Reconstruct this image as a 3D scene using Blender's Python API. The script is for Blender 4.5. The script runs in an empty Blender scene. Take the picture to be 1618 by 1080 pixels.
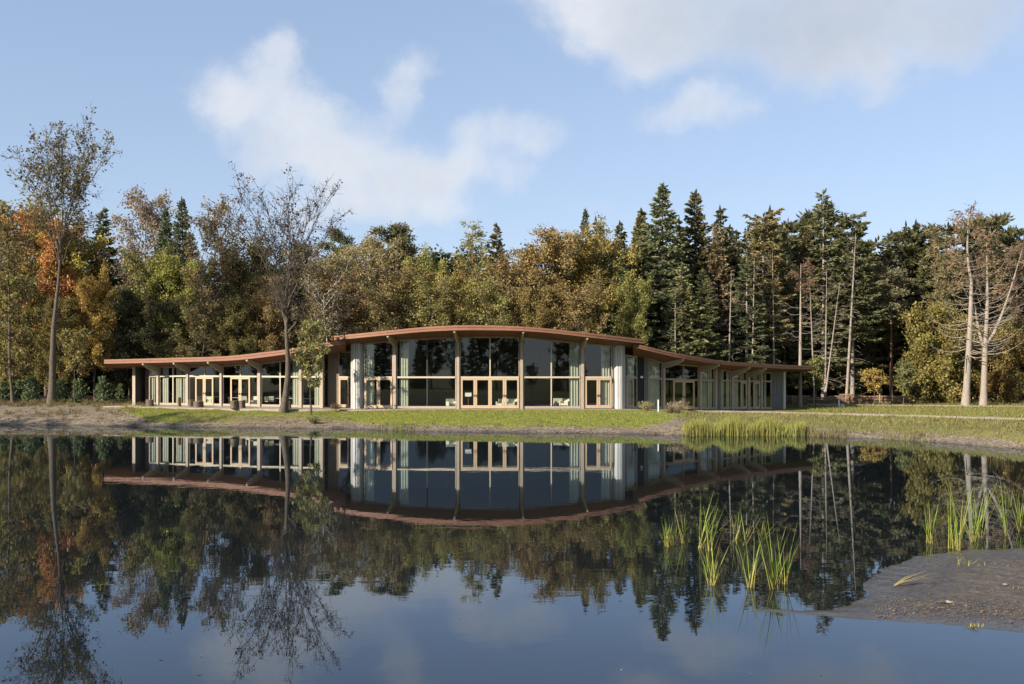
import bpy, math, random
import numpy as np
from mathutils import Vector, Matrix

# ------------------------------------------------------------------ camera, sky, sun, exposure
SC = bpy.context.scene
COL = SC.collection
W, H_IMG, FPX, HOR, EYE = 1618.0, 1080.0, 35.0 / 36.0 * 1618.0, 596.0, 4.0
cd = bpy.data.cameras.new('camera')
cam = bpy.data.objects.new('camera', cd)
COL.objects.link(cam)
cam.location = (0, 0, EYE)
cam.rotation_euler = (math.radians(90), 0, 0)
cd.lens, cd.sensor_width = 35.0, 36.0
cd.shift_y = (HOR - H_IMG / 2) / W
cd.clip_start, cd.clip_end = 0.2, 5000
SC.camera = cam

SUN_AZ, SUN_EL = math.radians(233), math.radians(25)      # clockwise from +Y: low, behind the left shoulder
to_sun = Vector((math.sin(SUN_AZ) * math.cos(SUN_EL), math.cos(SUN_AZ) * math.cos(SUN_EL), math.sin(SUN_EL)))
ld = bpy.data.lights.new('sun', 'SUN')
ld.energy, ld.angle, ld.color = 5.0, math.radians(0.55), (1.0, 0.88, 0.72)
sun = bpy.data.objects.new('sun', ld)
COL.objects.link(sun)
sun.rotation_euler = to_sun.to_track_quat('Z', 'Y').to_euler()
sun.location = (-60, -40, 60)

SC.view_settings.view_transform = 'Standard'
SC.view_settings.look = 'None'
SC.view_settings.gamma = 1.0
SC.view_settings.use_curve_mapping = False
SC.view_settings.exposure = 0.92
SC.render.engine = 'CYCLES'
SC.cycles.max_bounces = 8
SC.cycles.diffuse_bounces = 3
SC.cycles.glossy_bounces = 4
SC.cycles.transparent_max_bounces = 12
SC.cycles.caustics_reflective = False
SC.cycles.caustics_refractive = False
SC.cycles.use_denoising = True


def build_world():
    w = bpy.data.worlds.new('World')
    SC.world = w
    w.use_nodes = True
    nt = w.node_tree
    N, L = nt.nodes, nt.links
    N.clear()
    out = N.new('ShaderNodeOutputWorld')
    bg = N.new('ShaderNodeBackground')
    bg.inputs['Strength'].default_value = 0.111
    L.new(bg.outputs[0], out.inputs[0])
    sky = N.new('ShaderNodeTexSky')
    sky.sky_type = 'NISHITA'
    sky.sun_disc = False
    sky.sun_elevation = SUN_EL
    sky.sun_rotation = SUN_AZ
    sky.altitude = 20
    sky.air_density, sky.dust_density, sky.ozone_density = 1.0, 0.0, 3.0
    gm = N.new('ShaderNodeGamma'); gm.inputs['Gamma'].default_value = 0.48     # hazy autumn air: a flatter gradient
    L.new(sky.outputs[0], gm.inputs['Color'])
    tint = N.new('ShaderNodeMix'); tint.data_type = 'RGBA'; tint.blend_type = 'MULTIPLY'; tint.inputs['Factor'].default_value = 1.0
    L.new(gm.outputs[0], tint.inputs['A']); tint.inputs['B'].default_value = (1.53, 1.61, 1.85, 1)
    tc = N.new('ShaderNodeTexCoord')

    def math_(op, a, b=None, clamp=False):
        n = N.new('ShaderNodeMath')
        n.operation, n.use_clamp = op, clamp
        for i, v in enumerate((a, b)):
            if v is None:
                continue
            if isinstance(v, (int, float)):
                n.inputs[i].default_value = v
            else:
                L.new(v, n.inputs[i])
        return n.outputs[0]

    def noise(scale, detail, rough, vec=None, dist=0.0):
        n = N.new('ShaderNodeTexNoise')
        n.inputs['Scale'].default_value = scale
        n.inputs['Detail'].default_value = detail
        n.inputs['Roughness'].default_value = rough
        n.inputs['Distortion'].default_value = dist
        L.new(vec or tc.outputs['Generated'], n.inputs['Vector'])
        return n
    # ragged lookup direction: the clouds' rims
    n1 = noise(7.0, 6, 0.6)
    va = N.new('ShaderNodeVectorMath'); va.operation = 'SUBTRACT'
    L.new(n1.outputs['Color'], va.inputs[0]); va.inputs[1].default_value = (0.5, 0.5, 0.5)
    vb = N.new('ShaderNodeVectorMath'); vb.operation = 'MULTIPLY'
    L.new(va.outputs[0], vb.inputs[0]); vb.inputs[1].default_value = (0.16, 0.16, 0.11)
    vc = N.new('ShaderNodeVectorMath'); vc.operation = 'ADD'
    L.new(tc.outputs['Generated'], vc.inputs[0]); L.new(vb.outputs[0], vc.inputs[1])

    def d_of(px, py):
        return Vector(((px - 809) / FPX, 1.0, (HOR - py) / FPX)).normalized()
    blobs = []   # direction, horizontal radius, vertical radius, density, greyness
    for px, py, rx, ry, s, g in [
        (365, 165, 85, 75, .95, .04), (425, 118, 66, 62, .85, .0), (480, 195, 95, 66, 1., .10), (560, 235, 140, 80, 1., .22),
        (440, 245, 120, 42, .65, .35), (655, 285, 150, 60, .95, .35), (625, 138, 74, 70, .8, .05), (720, 270, 64, 36, .85, .1),
        (790, 222, 100, 62, .8, .15), (805, 290, 60, 34, .5, .1), (600, 335, 180, 48, .55, .25), (690, 350, 60, 30, .45, .1),
        (930, 14, 130, 62, .95, .10), (1100, 30, 200, 90, 1., .62), (1290, 40, 260, 105, 1., .82), (1470, 30, 220, 80, .9, .8),
        (1020, 105, 80, 52, .5, .3), (1110, 188, 110, 40, .55, .2), (1160, 165, 60, 26, .4, .15), (860, 100, 60, 30, .25, .0),
        (1330, -140, 420, 110, .9, .7), (980, 345, 80, 22, .2, .2)]:
        blobs.append((d_of(px, py), rx / FPX, ry / FPX, s, g))
    rr = random.Random(5)
    for _ in range(16):     # the same kind of cloud over the rest of the sky
        az = rr.uniform(0.75, 5.5); el = rr.uniform(.1, .65)
        d = Vector((math.sin(az) * math.cos(el), math.cos(az) * math.cos(el), math.sin(el)))
        blobs.append((d, rr.uniform(.12, .32), rr.uniform(.05, .09), rr.uniform(.5, 1), rr.uniform(.1, .6)))
    dens = None; grey = None
    for d, rx, ry, s, g in blobs:
        sb = N.new('ShaderNodeVectorMath'); sb.operation = 'SUBTRACT'
        L.new(vc.outputs[0], sb.inputs[0]); sb.inputs[1].default_value = d
        ml = N.new('ShaderNodeVectorMath'); ml.operation = 'MULTIPLY'
        L.new(sb.outputs[0], ml.inputs[0]); ml.inputs[1].default_value = (1 / rx, 1 / rx, 1 / ry)
        ln = N.new('ShaderNodeVectorMath'); ln.operation = 'LENGTH'
        L.new(ml.outputs[0], ln.inputs[0])
        mr = N.new('ShaderNodeMapRange'); mr.interpolation_type = 'SMOOTHERSTEP'
        L.new(ln.outputs['Value'], mr.inputs['Value'])
        mr.inputs['From Min'].default_value = 1.25; mr.inputs['From Max'].default_value = 0.10
        mr.inputs['To Min'].default_value = 0; mr.inputs['To Max'].default_value = s
        m = mr.outputs['Result']
        gg = math_('MULTIPLY', m, g)
        if dens is None:
            dens, grey = m, gg
        else:
            dens = math_('SUBTRACT', math_('ADD', dens, m), math_('MULTIPLY', dens, m))   # screen
            grey = math_('MAXIMUM', grey, gg)
    n2 = noise(6.5, 9, 0.60, dist=0.25)
    n3 = noise(13.0, 6, 0.6)
    body = math_('ADD', math_('MULTIPLY', dens, 1.12), math_('MULTIPLY', math_('SUBTRACT', n2.outputs['Fac'], 0.5), 1.9))
    ms = N.new('ShaderNodeMapRange'); ms.interpolation_type = 'SMOOTHSTEP'
    L.new(body, ms.inputs['Value']); ms.inputs['From Min'].default_value = .0; ms.inputs['From Max'].default_value = 1.4
    dens = math_('MULTIPLY', ms.outputs['Result'], math_('MULTIPLY', dens, 6.0, True), True)
    dens = math_('MULTIPLY', dens, .90)
    grey = math_('ADD', grey, math_('MULTIPLY', math_('SUBTRACT', n3.outputs['Fac'], 0.5), .75), True)
    mixc = N.new('ShaderNodeMix'); mixc.data_type = 'RGBA'
    mixc.inputs['A'].default_value = (4.1, 4.2, 4.4, 1)
    mixc.inputs['B'].default_value = (2.55, 2.8, 3.25, 1)
    L.new(grey, mixc.inputs['Factor'])
    mix = N.new('ShaderNodeMix'); mix.data_type = 'RGBA'
    L.new(dens, mix.inputs['Factor'])
    L.new(tint.outputs['Result'], mix.inputs['A'])
    L.new(mixc.outputs['Result'], mix.inputs['B'])
    L.new(mix.outputs['Result'], bg.inputs['Color'])


build_world()

# ------------------------------------------------------------------ helpers
RNG = np.random.default_rng(11)


def P(px, py, Y):
    return Vector(((px - 809) / FPX * Y, Y, EYE - (py - HOR) / FPX * Y))


def knots(tab):
    xs = [k[0] for k in tab]; ys = [k[1] for k in tab]
    return lambda x: float(np.interp(x, xs, ys))


def tag(o, label=None, cat=None, group=None, kind=None):
    if label: o['label'] = label
    if cat: o['category'] = cat
    if group: o['group'] = group
    if kind: o['kind'] = kind
    return o


def empty(name, loc=(0, 0, 0), rz=0.0):
    o = bpy.data.objects.new(name, None)
    o.location = loc; o.rotation_euler = (0, 0, rz); o.empty_display_size = 0.2
    COL.objects.link(o)
    return o


def world_loc(o):
    v = Vector((0, 0, 0))
    while o is not None:
        v += Vector(o.location); o = o.parent
    return v


def np_mesh(name, V, faces, mat=None, smooth=False):
    """V (n,3); faces: list of int arrays (m,k)"""
    V = np.asarray(V, dtype=np.float32)
    if isinstance(faces, np.ndarray):
        faces = [faces]
    faces = [np.asarray(f, dtype=np.int32) for f in faces if len(f)]
    me = bpy.data.meshes.new(name)
    me.vertices.add(len(V)); me.vertices.foreach_set('co', V.ravel())
    nl = sum(f.size for f in faces); npoly = sum(len(f) for f in faces)
    me.loops.add(nl); me.polygons.add(npoly)
    me.loops.foreach_set('vertex_index', np.concatenate([f.ravel() for f in faces]))
    tot = np.concatenate([np.full(len(f), f.shape[1], dtype=np.int32) for f in faces])
    st = np.concatenate([[0], np.cumsum(tot)[:-1]]).astype(np.int32)
    me.polygons.foreach_set('loop_start', st)
    me.polygons.foreach_set('loop_total', tot)
    if smooth:
        me.polygons.foreach_set('use_smooth', np.ones(npoly, dtype=bool))
    me.update(calc_edges=True)
    if mat: me.materials.append(mat)
    return me


def link(name, me, parent=None, loc=None):
    o = bpy.data.objects.new(name, me)
    COL.objects.link(o)
    if parent is not None: o.parent = parent
    if loc is not None: o.location = loc
    return o


class MB:
    """collects solid pieces in world coordinates; build() links them as one mesh object"""
    def __init__(s):
        s.v = []; s.f = []

    def add(s, vs, fs):
        b = len(s.v)
        s.v += [Vector(v) for v in vs]
        s.f += [tuple(b + i for i in f) for f in fs]
        return s

    def hexa(s, b, t):
        """b, t: four bottom and four top points, both counter-clockwise from above"""
        return s.add(list(b) + list(t), [(3, 2, 1, 0), (4, 5, 6, 7), (0, 1, 5, 4), (1, 2, 6, 5), (2, 3, 7, 6), (3, 0, 4, 7)])

    def box(s, c, sx, sy, sz, rz=0.0):
        ca, sa = math.cos(rz), math.sin(rz)
        def q(x, y, z): return Vector((c[0] + ca * x - sa * y, c[1] + sa * x + ca * y, c[2] + z))
        x, y = sx / 2, sy / 2
        return s.hexa([q(-x, -y, 0), q(x, -y, 0), q(x, y, 0), q(-x, y, 0)], [q(-x, -y, sz), q(x, -y, sz), q(x, y, sz), q(-x, y, sz)])

    def wallseg(s, a, b, za0, za1, zb0, zb1, th, off=0.0):
        """upright slab from plan point a to b; off pushes it towards the viewer side; depth th behind that"""
        a = Vector((a[0], a[1])); b = Vector((b[0], b[1]))
        d = (b - a).normalized(); n = Vector((d.y, -d.x))
        a0 = a + n * off; b0 = b + n * off; a1 = a0 - n * th; b1 = b0 - n * th
        return s.hexa([(a0.x, a0.y, za0), (b0.x, b0.y, zb0), (b1.x, b1.y, zb0), (a1.x, a1.y, za0)],
                      [(a0.x, a0.y, za1), (b0.x, b0.y, zb1), (b1.x, b1.y, zb1), (a1.x, a1.y, za1)])

    def tube(s, pts, radii, n=8, cap=True):
        pts = [Vector(p) for p in pts]
        rings = []
        for i, p in enumerate(pts):
            t = (pts[min(i + 1, len(pts) - 1)] - pts[max(i - 1, 0)]).normalized()
            u = t.cross(Vector((0.31, 0.9, 0.2))).normalized(); w = t.cross(u)
            rings.append([p + (u * math.cos(2 * math.pi * k / n) + w * math.sin(2 * math.pi * k / n)) * radii[i] for k in range(n)])
        vs = [v for r in rings for v in r]
        fs = []
        for i in range(len(pts) - 1):
            for k in range(n):
                a = i * n + k; b = i * n + (k + 1) % n
                fs.append((a, b, b + n, a + n))
        if cap:
            fs.append(tuple(range(n))[::-1]); fs.append(tuple((len(pts) - 1) * n + k for k in range(n)))
        return s.add(vs, fs)

    def build(s, name, mat, parent=None, smooth=False):
        me = bpy.data.meshes.new(name)
        off = world_loc(parent) if parent is not None else Vector((0, 0, 0))
        me.from_pydata([tuple(v - off) for v in s.v], [], s.f)
        if smooth:
            for p in me.polygons: p.use_smooth = True
        me.update()
        me.materials.append(mat)
        return link(name, me, parent)


# ------------------------------------------------------------------ materials
def new_mat(name):
    m = bpy.data.materials.new(name); m.use_nodes = True
    nt = m.node_tree; nt.nodes.clear()
    out = nt.nodes.new('ShaderNodeOutputMaterial')
    return m, nt.nodes, nt.links, out


def ramp(N, L, src, stops, interp='LINEAR'):
    r = N.new('ShaderNodeValToRGB'); r.color_ramp.interpolation = interp
    el = r.color_ramp.elements
    while len(el) < len(stops): el.new(0.5)
    for e, (p, c) in zip(el, stops):
        e.position = p; e.color = (*c, 1) if len(c) == 3 else c
    L.new(src, r.inputs[0])
    return r.outputs[0]


def noise_n(N, L, scale, detail=4, rough=.55, vec=None, dim='3D'):
    n = N.new('ShaderNodeTexNoise'); n.noise_dimensions = dim
    n.inputs['Scale'].default_value = scale; n.inputs['Detail'].default_value = detail; n.inputs['Roughness'].default_value = rough
    if vec is not None: L.new(vec, n.inputs['Vector'])
    return n


def coords(N, L, scale=(1, 1, 1), kind='Object'):
    tc = N.new('ShaderNodeTexCoord'); mp = N.new('ShaderNodeMapping')
    mp.inputs['Scale'].default_value = scale
    if kind == 'World':
        g = N.new('ShaderNodeNewGeometry'); L.new(g.outputs['Position'], mp.inputs['Vector'])
    else:
        L.new(tc.outputs[kind], mp.inputs['Vector'])
    return mp.outputs[0]


def grain_mat(name, c0, c1, scale=(6, 6, .8), rough=.65, bump=.15, spec=.3):
    """timber, paint, bark: two tones along a stretched noise, with relief"""
    m, N, L, out = new_mat(name)
    v = coords(N, L, scale, 'World')
    n = noise_n(N, L, 3.0, 6, .65, v)
    col = ramp(N, L, n.outputs['Fac'], [(.3, c0), (.72, c1)])
    b = N.new('ShaderNodeBsdfPrincipled')
    L.new(col, b.inputs['Base Color']); b.inputs['Roughness'].default_value = rough
    b.inputs['Specular IOR Level'].default_value = spec
    bp = N.new('ShaderNodeBump'); bp.inputs['Strength'].default_value = bump; bp.inputs['Distance'].default_value = .03
    L.new(n.outputs['Fac'], bp.inputs['Height']); L.new(bp.outputs[0], b.inputs['Normal'])
    L.new(b.outputs[0], out.inputs[0])
    return m


def leaf_mat(name, var=.58, trans=.38):
    """leaf colour from the object's own colour, varied leaf by leaf"""
    m, N, L, out = new_mat(name)
    oi = N.new('ShaderNodeObjectInfo'); ge = N.new('ShaderNodeNewGeometry')
    hsv = N.new('ShaderNodeHueSaturation')
    L.new(oi.outputs['Color'], hsv.inputs['Color'])
    mr = N.new('ShaderNodeMapRange'); L.new(ge.outputs['Random Per Island'], mr.inputs['Value'])
    mr.inputs['To Min'].default_value = 1 - var; mr.inputs['To Max'].default_value = 1 + var
    L.new(mr.outputs[0], hsv.inputs['Value'])
    nz = noise_n(N, L, .45, 3, .6, coords(N, L, (1, 1, 1), 'Object'))
    mh = N.new('ShaderNodeMapRange'); L.new(nz.outputs['Fac'], mh.inputs['Value'])
    mh.inputs['From Min'].default_value = .3; mh.inputs['From Max'].default_value = .7
    mh.inputs['To Min'].default_value = .487; mh.inputs['To Max'].default_value = .522
    hsv.inputs['Saturation'].default_value = .86
    L.new(mh.outputs[0], hsv.inputs['Hue'])
    d = N.new('ShaderNodeBsdfDiffuse'); t = N.new('ShaderNodeBsdfTranslucent')
    L.new(hsv.outputs[0], d.inputs[0]); L.new(hsv.outputs[0], t.inputs[0])
    mx = N.new('ShaderNodeMixShader'); mx.inputs[0].default_value = trans
    L.new(d.outputs[0], mx.inputs[1]); L.new(t.outputs[0], mx.inputs[2]); L.new(mx.outputs[0], out.inputs[0])
    return m


def bark_mat(name, c0, c1, scale=(5, 5, 1.2)):
    return grain_mat(name, c0, c1, scale, .9, .6, .1)


def birch_mat():
    m, N, L, out = new_mat('birch_bark')
    v = coords(N, L, (2, 2, 9), 'World')
    n = noise_n(N, L, 1.5, 4, .6, v)
    col = ramp(N, L, n.outputs['Fac'], [(.38, (.03, .028, .025)), (.47, (.48, .46, .43)), (1, (.62, .6, .57))])
    b = N.new('ShaderNodeBsdfPrincipled'); b.inputs['Roughness'].default_value = .8
    L.new(col, b.inputs['Base Color']); L.new(b.outputs[0], out.inputs[0])
    return m


def glass_mat():
    m, N, L, out = new_mat('window_glass')
    fr = N.new('ShaderNodeFresnel'); fr.inputs['IOR'].default_value = 1.7
    tr = N.new('ShaderNodeBsdfTransparent'); tr.inputs[0].default_value = (.88, .89, .86, 1)
    gl = N.new('ShaderNodeBsdfGlossy'); gl.inputs['Roughness'].default_value = 0.0
    gl.inputs['Color'].default_value = (.9, .95, 1, 1)
    v = coords(N, L, (1, 1, 1), 'World'); nz = noise_n(N, L, .55, 1, .5, v)
    bp = N.new('ShaderNodeBump'); bp.inputs['Strength'].default_value = .03; bp.inputs['Distance'].default_value = .03
    L.new(nz.outputs['Fac'], bp.inputs['Height']); L.new(bp.outputs[0], gl.inputs['Normal'])
    mx = N.new('ShaderNodeMixShader')
    ge = N.new('ShaderNodeNewGeometry'); inv = N.new('ShaderNodeMath'); inv.operation = 'SUBTRACT'; inv.inputs[0].default_value = 1.0
    L.new(ge.outputs['Backfacing'], inv.inputs[1])
    fm = N.new('ShaderNodeMath'); fm.operation = 'MULTIPLY'; L.new(fr.outputs[0], fm.inputs[0]); L.new(inv.outputs[0], fm.inputs[1])
    L.new(fm.outputs[0], mx.inputs[0]); L.new(tr.outputs[0], mx.inputs[1]); L.new(gl.outputs[0], mx.inputs[2])
    L.new(mx.outputs[0], out.inputs[0])
    return m


def water_mat():
    m, N, L, out = new_mat('pond_water')
    v = coords(N, L, (1, 1.6, 1), 'World')
    n1 = noise_n(N, L, .9, 3, .5, v); n2 = noise_n(N, L, 4.5, 2, .5, v); n3 = noise_n(N, L, .045, 2, .5, v)
    a = N.new('ShaderNodeMath'); a.operation = 'MULTIPLY_ADD'
    L.new(n2.outputs['Fac'], a.inputs[0]); a.inputs[1].default_value = .10; L.new(n1.outputs['Fac'], a.inputs[2])
    calm = N.new('ShaderNodeMapRange'); L.new(n3.outputs['Fac'], calm.inputs['Value'])
    calm.inputs['From Min'].default_value = .42; calm.inputs['From Max'].default_value = .62
    calm.inputs['To Min'].default_value = .25; calm.inputs['To Max'].default_value = 1.0
    mu = N.new('ShaderNodeMath'); mu.operation = 'MULTIPLY'
    L.new(a.outputs[0], mu.inputs[0]); L.new(calm.outputs[0], mu.inputs[1])
    bp = N.new('ShaderNodeBump'); bp.inputs['Strength'].default_value = 1.0; bp.inputs['Distance'].default_value = .0027
    L.new(mu.outputs[0], bp.inputs['Height'])
    body = N.new('ShaderNodeBsdfDiffuse'); body.inputs[0].default_value = (.009, .012, .014, 1)
    gl = N.new('ShaderNodeBsdfGlossy'); gl.inputs['Roughness'].default_value = 0.0; gl.inputs['Color'].default_value = (.82, .90, 1.0, 1)
    fr = N.new('ShaderNodeFresnel'); fr.inputs['IOR'].default_value = 1.5
    L.new(bp.outputs[0], gl.inputs['Normal']); L.new(bp.outputs[0], fr.inputs['Normal'])
    mx = N.new('ShaderNodeMixShader'); L.new(fr.outputs[0], mx.inputs[0]); L.new(body.outputs[0], mx.inputs[1]); L.new(gl.outputs[0], mx.inputs[2])
    L.new(mx.outputs[0], out.inputs[0])
    return m


def ground_mat():
    """far bank and wood floor: grass, bare soil and leaf litter by the vertex masks, broken up by noise"""
    m, N, L, out = new_mat('ground_cover')
    v = coords(N, L, (1, 1, 1), 'World')
    big = noise_n(N, L, .35, 6, .6, v); fine = noise_n(N, L, 5.0, 6, .7, v); mid = noise_n(N, L, 1.4, 5, .65, v)
    soil = ramp(N, L, fine.outputs['Fac'], [(.28, (.058, .046, .033)), (.5, (.20, .162, .117)), (.72, (.38, .325, .25))])
    lawn = ramp(N, L, mid.outputs['Fac'], [(.25, (.13, .155, .016)), (.55, (.20, .215, .026)), (.8, (.26, .24, .05))])
    dry = ramp(N, L, mid.outputs['Fac'], [(.25, (.10, .105, .028)), (.5, (.165, .155, .048)), (.78, (.23, .195, .085))])
    litter = ramp(N, L, fine.outputs['Fac'], [(.3, (.02, .018, .01)), (.7, (.09, .06, .03))])

    def att(nm):
        a = N.new('ShaderNodeAttribute'); a.attribute_name = nm; return a.outputs['Fac']

    def edge(mask, k=.8):
        s = N.new('ShaderNodeMath'); s.operation = 'SUBTRACT'; L.new(big.outputs['Fac'], s.inputs[0]); s.inputs[1].default_value = .5
        s2 = N.new('ShaderNodeMath'); s2.operation = 'SUBTRACT'; L.new(mid.outputs['Fac'], s2.inputs[0]); s2.inputs[1].default_value = .5
        ad = N.new('ShaderNodeMath'); ad.operation = 'ADD'; L.new(s.outputs[0], ad.inputs[0]); L.new(s2.outputs[0], ad.inputs[1])
        a = N.new('ShaderNodeMath'); a.operation = 'MULTIPLY_ADD'; L.new(ad.outputs[0], a.inputs[0]); a.inputs[1].default_value = k; L.new(mask, a.inputs[2])
        r = N.new('ShaderNodeMapRange'); L.new(a.outputs[0], r.inputs['Value']); r.interpolation_type = 'SMOOTHSTEP'
        r.inputs['From Min'].default_value = .38; r.inputs['From Max'].default_value = .62
        return r.outputs[0]

    def mix(f, a, b):
        x = N.new('ShaderNodeMix'); x.data_type = 'RGBA'
        L.new(f, x.inputs['Factor']); L.new(a, x.inputs['A']); L.new(b, x.inputs['B']); return x.outputs['Result']
    c = mix(edge(att('dry')), soil, dry)
    c = mix(edge(att('lawn'), .5), c, lawn)
    c = mix(edge(att('litter')), c, litter)
    wet = att('wet')
    hs = N.new('ShaderNodeHueSaturation'); L.new(c, hs.inputs['Color'])
    wv = N.new('ShaderNodeMapRange'); L.new(wet, wv.inputs['Value']); wv.inputs['To Min'].default_value = 1.0; wv.inputs['To Max'].default_value = .45
    L.new(wv.outputs[0], hs.inputs['Value'])
    b = N.new('ShaderNodeBsdfPrincipled'); L.new(hs.outputs[0], b.inputs['Base Color'])
    rg = N.new('ShaderNodeMapRange'); L.new(wet, rg.inputs['Value']); rg.inputs['To Min'].default_value = .95; rg.inputs['To Max'].default_value = .45
    L.new(rg.outputs[0], b.inputs['Roughness']); b.inputs['Specular IOR Level'].default_value = .25
    bp = N.new('ShaderNodeBump'); bp.inputs['Strength'].default_value = .9; bp.inputs['Distance'].default_value = .12
    L.new(fine.outputs['Fac'], bp.inputs['Height']); L.new(bp.outputs[0], b.inputs['Normal'])
    L.new(b.outputs[0], out.inputs[0])
    return m


def mud_mat():
    m, N, L, out = new_mat('wet_mud')
    v = coords(N, L, (1, 2.2, 1), 'World')
    fine = noise_n(N, L, 6.0, 8, .7, v); mid = noise_n(N, L, 1.3, 5, .6, v); grit = noise_n(N, L, 40, 3, .6, v)
    g = N.new('ShaderNodeNewGeometry'); sp = N.new('ShaderNodeSeparateXYZ'); L.new(g.outputs['Position'], sp.inputs[0])
    col = ramp(N, L, fine.outputs['Fac'], [(.3, (.04, .033, .027)), (.5, (.09, .075, .062)), (.78, (.16, .137, .113))])
    ad = N.new('ShaderNodeMath'); ad.operation = 'MULTIPLY_ADD'
    L.new(mid.outputs['Fac'], ad.inputs[0]); ad.inputs[1].default_value = -.07; L.new(sp.outputs['Z'], ad.inputs[2])
    dry = N.new('ShaderNodeMapRange'); L.new(ad.outputs[0], dry.inputs['Value'])
    dry.inputs['From Min'].default_value = -.02; dry.inputs['From Max'].default_value = .085
    hs = N.new('ShaderNodeHueSaturation'); L.new(col, hs.inputs['Color'])
    wv = N.new('ShaderNodeMapRange'); L.new(dry.outputs[0], wv.inputs['Value']); wv.inputs['To Min'].default_value = .5; wv.inputs['To Max'].default_value = 1.0
    L.new(wv.outputs[0], hs.inputs['Value'])
    b = N.new('ShaderNodeBsdfPrincipled'); L.new(hs.outputs[0], b.inputs['Base Color'])
    rg = N.new('ShaderNodeMapRange'); L.new(dry.outputs[0], rg.inputs['Value']); rg.inputs['To Min'].default_value = .22; rg.inputs['To Max'].default_value = .8
    L.new(rg.outputs[0], b.inputs['Roughness']); b.inputs['Specular IOR Level'].default_value = .35
    hh = N.new('ShaderNodeMath'); hh.operation = 'MULTIPLY_ADD'; L.new(grit.outputs['Fac'], hh.inputs[0]); hh.inputs[1].default_value = .25; L.new(fine.outputs['Fac'], hh.inputs[2])
    bs = N.new('ShaderNodeMapRange'); L.new(dry.outputs[0], bs.inputs['Value']); bs.inputs['To Min'].default_value = .12; bs.inputs['To Max'].default_value = .9
    bp = N.new('ShaderNodeBump'); L.new(bs.outputs[0], bp.inputs['Strength']); bp.inputs['Distance'].default_value = .03
    L.new(hh.outputs[0], bp.inputs['Height']); L.new(bp.outputs[0], b.inputs['Normal'])
    L.new(b.outputs[0], out.inputs[0])
    return m


M = {}
M['water'] = water_mat(); M['ground'] = ground_mat(); M['mud'] = mud_mat(); M['glass'] = glass_mat()
M['leaf'] = leaf_mat('leaves'); M['needle'] = leaf_mat('needles', .4, .25); M['blade'] = leaf_mat('grass_blades', .35, .35)
M['bark'] = bark_mat('bark', (.05, .042, .033), (.17, .145, .115)); M['bark_dark'] = bark_mat('bark_dark', (.03, .025, .02), (.10, .083, .066))
M['bark_pale'] = bark_mat('bark_pale', (.17, .145, .12), (.38, .33, .28), (6, 6, 1.0)); M['bark_pine'] = bark_mat('bark_pine', (.10, .06, .04), (.27, .165, .105))
M['birch'] = birch_mat()
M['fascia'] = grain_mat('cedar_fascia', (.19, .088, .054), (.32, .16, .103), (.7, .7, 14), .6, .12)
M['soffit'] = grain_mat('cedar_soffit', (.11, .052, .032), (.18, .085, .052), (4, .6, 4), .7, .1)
M['roof'] = grain_mat('roof_sheet', (.16, .15, .14), (.24, .22, .21), (1, 1, 1), .7, .1)
M['post'] = grain_mat('weathered_timber', (.28, .23, .175), (.46, .39, .31), (9, 9, .7), .75, .2)
M['door'] = grain_mat('larch_joinery', (.41, .285, .17), (.56, .42, .28), (9, 9, .8), .55, .1)
M['rail'] = grain_mat('oiled_rail', (.44, .37, .275), (.58, .50, .39), (1, 9, 9), .6, .1)
M['board_white'] = grain_mat('whitewashed_board', (.38, .375, .355), (.62, .605, .57), (10, 10, .5), .75, .15)
M['board_grey'] = grain_mat('grey_board', (.105, .105, .105), (.19, .185, .18), (10, 10, .5), .8, .2)
M['board_brown'] = grain_mat('brown_board', (.15, .115, .085), (.26, .205, .15), (10, 10, .5), .8, .2)
M['black'] = grain_mat('black_stained_board', (.012, .013, .016), (.025, .027, .032), (10, 10, .5), .6, .1)
M['steel'] = grain_mat('dark_steel', (.03, .03, .03), (.06, .06, .058), (3, 3, 3), .45, .05)
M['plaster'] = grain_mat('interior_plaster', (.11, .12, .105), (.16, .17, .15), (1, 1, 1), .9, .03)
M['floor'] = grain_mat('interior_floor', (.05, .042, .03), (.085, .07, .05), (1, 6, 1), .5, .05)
M['paving'] = grain_mat('paving', (.25, .205, .17), (.40, .34, .29), (1.2, 1.2, 1.2), .9, .1)
M['gravel'] = grain_mat('gravel', (.30, .235, .175), (.48, .39, .30), (3, 3, 3), .95, .4)
M['curtain'] = grain_mat('sheer_curtain', (.43, .45, .39), (.58, .60, .53), (3, 3, .3), .9, .05)
M['cloth'] = grain_mat('pale_upholstery', (.62, .62, .54), (.76, .75, .66), (5, 5, 5), .9, .1)
M['wood_in'] = grain_mat('furniture_wood', (.20, .13, .07), (.33, .22, .13), (6, 6, 1), .6, .1)
M['white'] = grain_mat('white_paint', (.70, .70, .68), (.82, .82, .80), (3, 3, 3), .5, .05)
M['log'] = bark_mat('log_bark', (.13, .075, .045), (.36, .23, .145), (2, 2, 6)); M['log_end'] = grain_mat('log_end', (.38, .24, .14), (.56, .40, .26), (5, 5, 5), .85, .2)
M['stump'] = bark_mat('stump_bark', (.07, .055, .042), (.19, .155, .12), (6, 6, 1)); M['stump_top'] = grain_mat('stump_top', (.36, .29, .21), (.52, .44, .33), (4, 4, 4), .85, .2)
M['earth'] = grain_mat('bank_earth', (.09, .075, .058), (.26, .225, .18), (6, 6, 6), .95, .4, .1)
M['twig'] = bark_mat('dry_twig', (.13, .10, .07), (.33, .27, .19), (4, 4, 4)); M['stone'] = grain_mat('pale_stone', (.24, .20, .16), (.40, .35, .28), (6, 6, 6), .9, .4)

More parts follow.
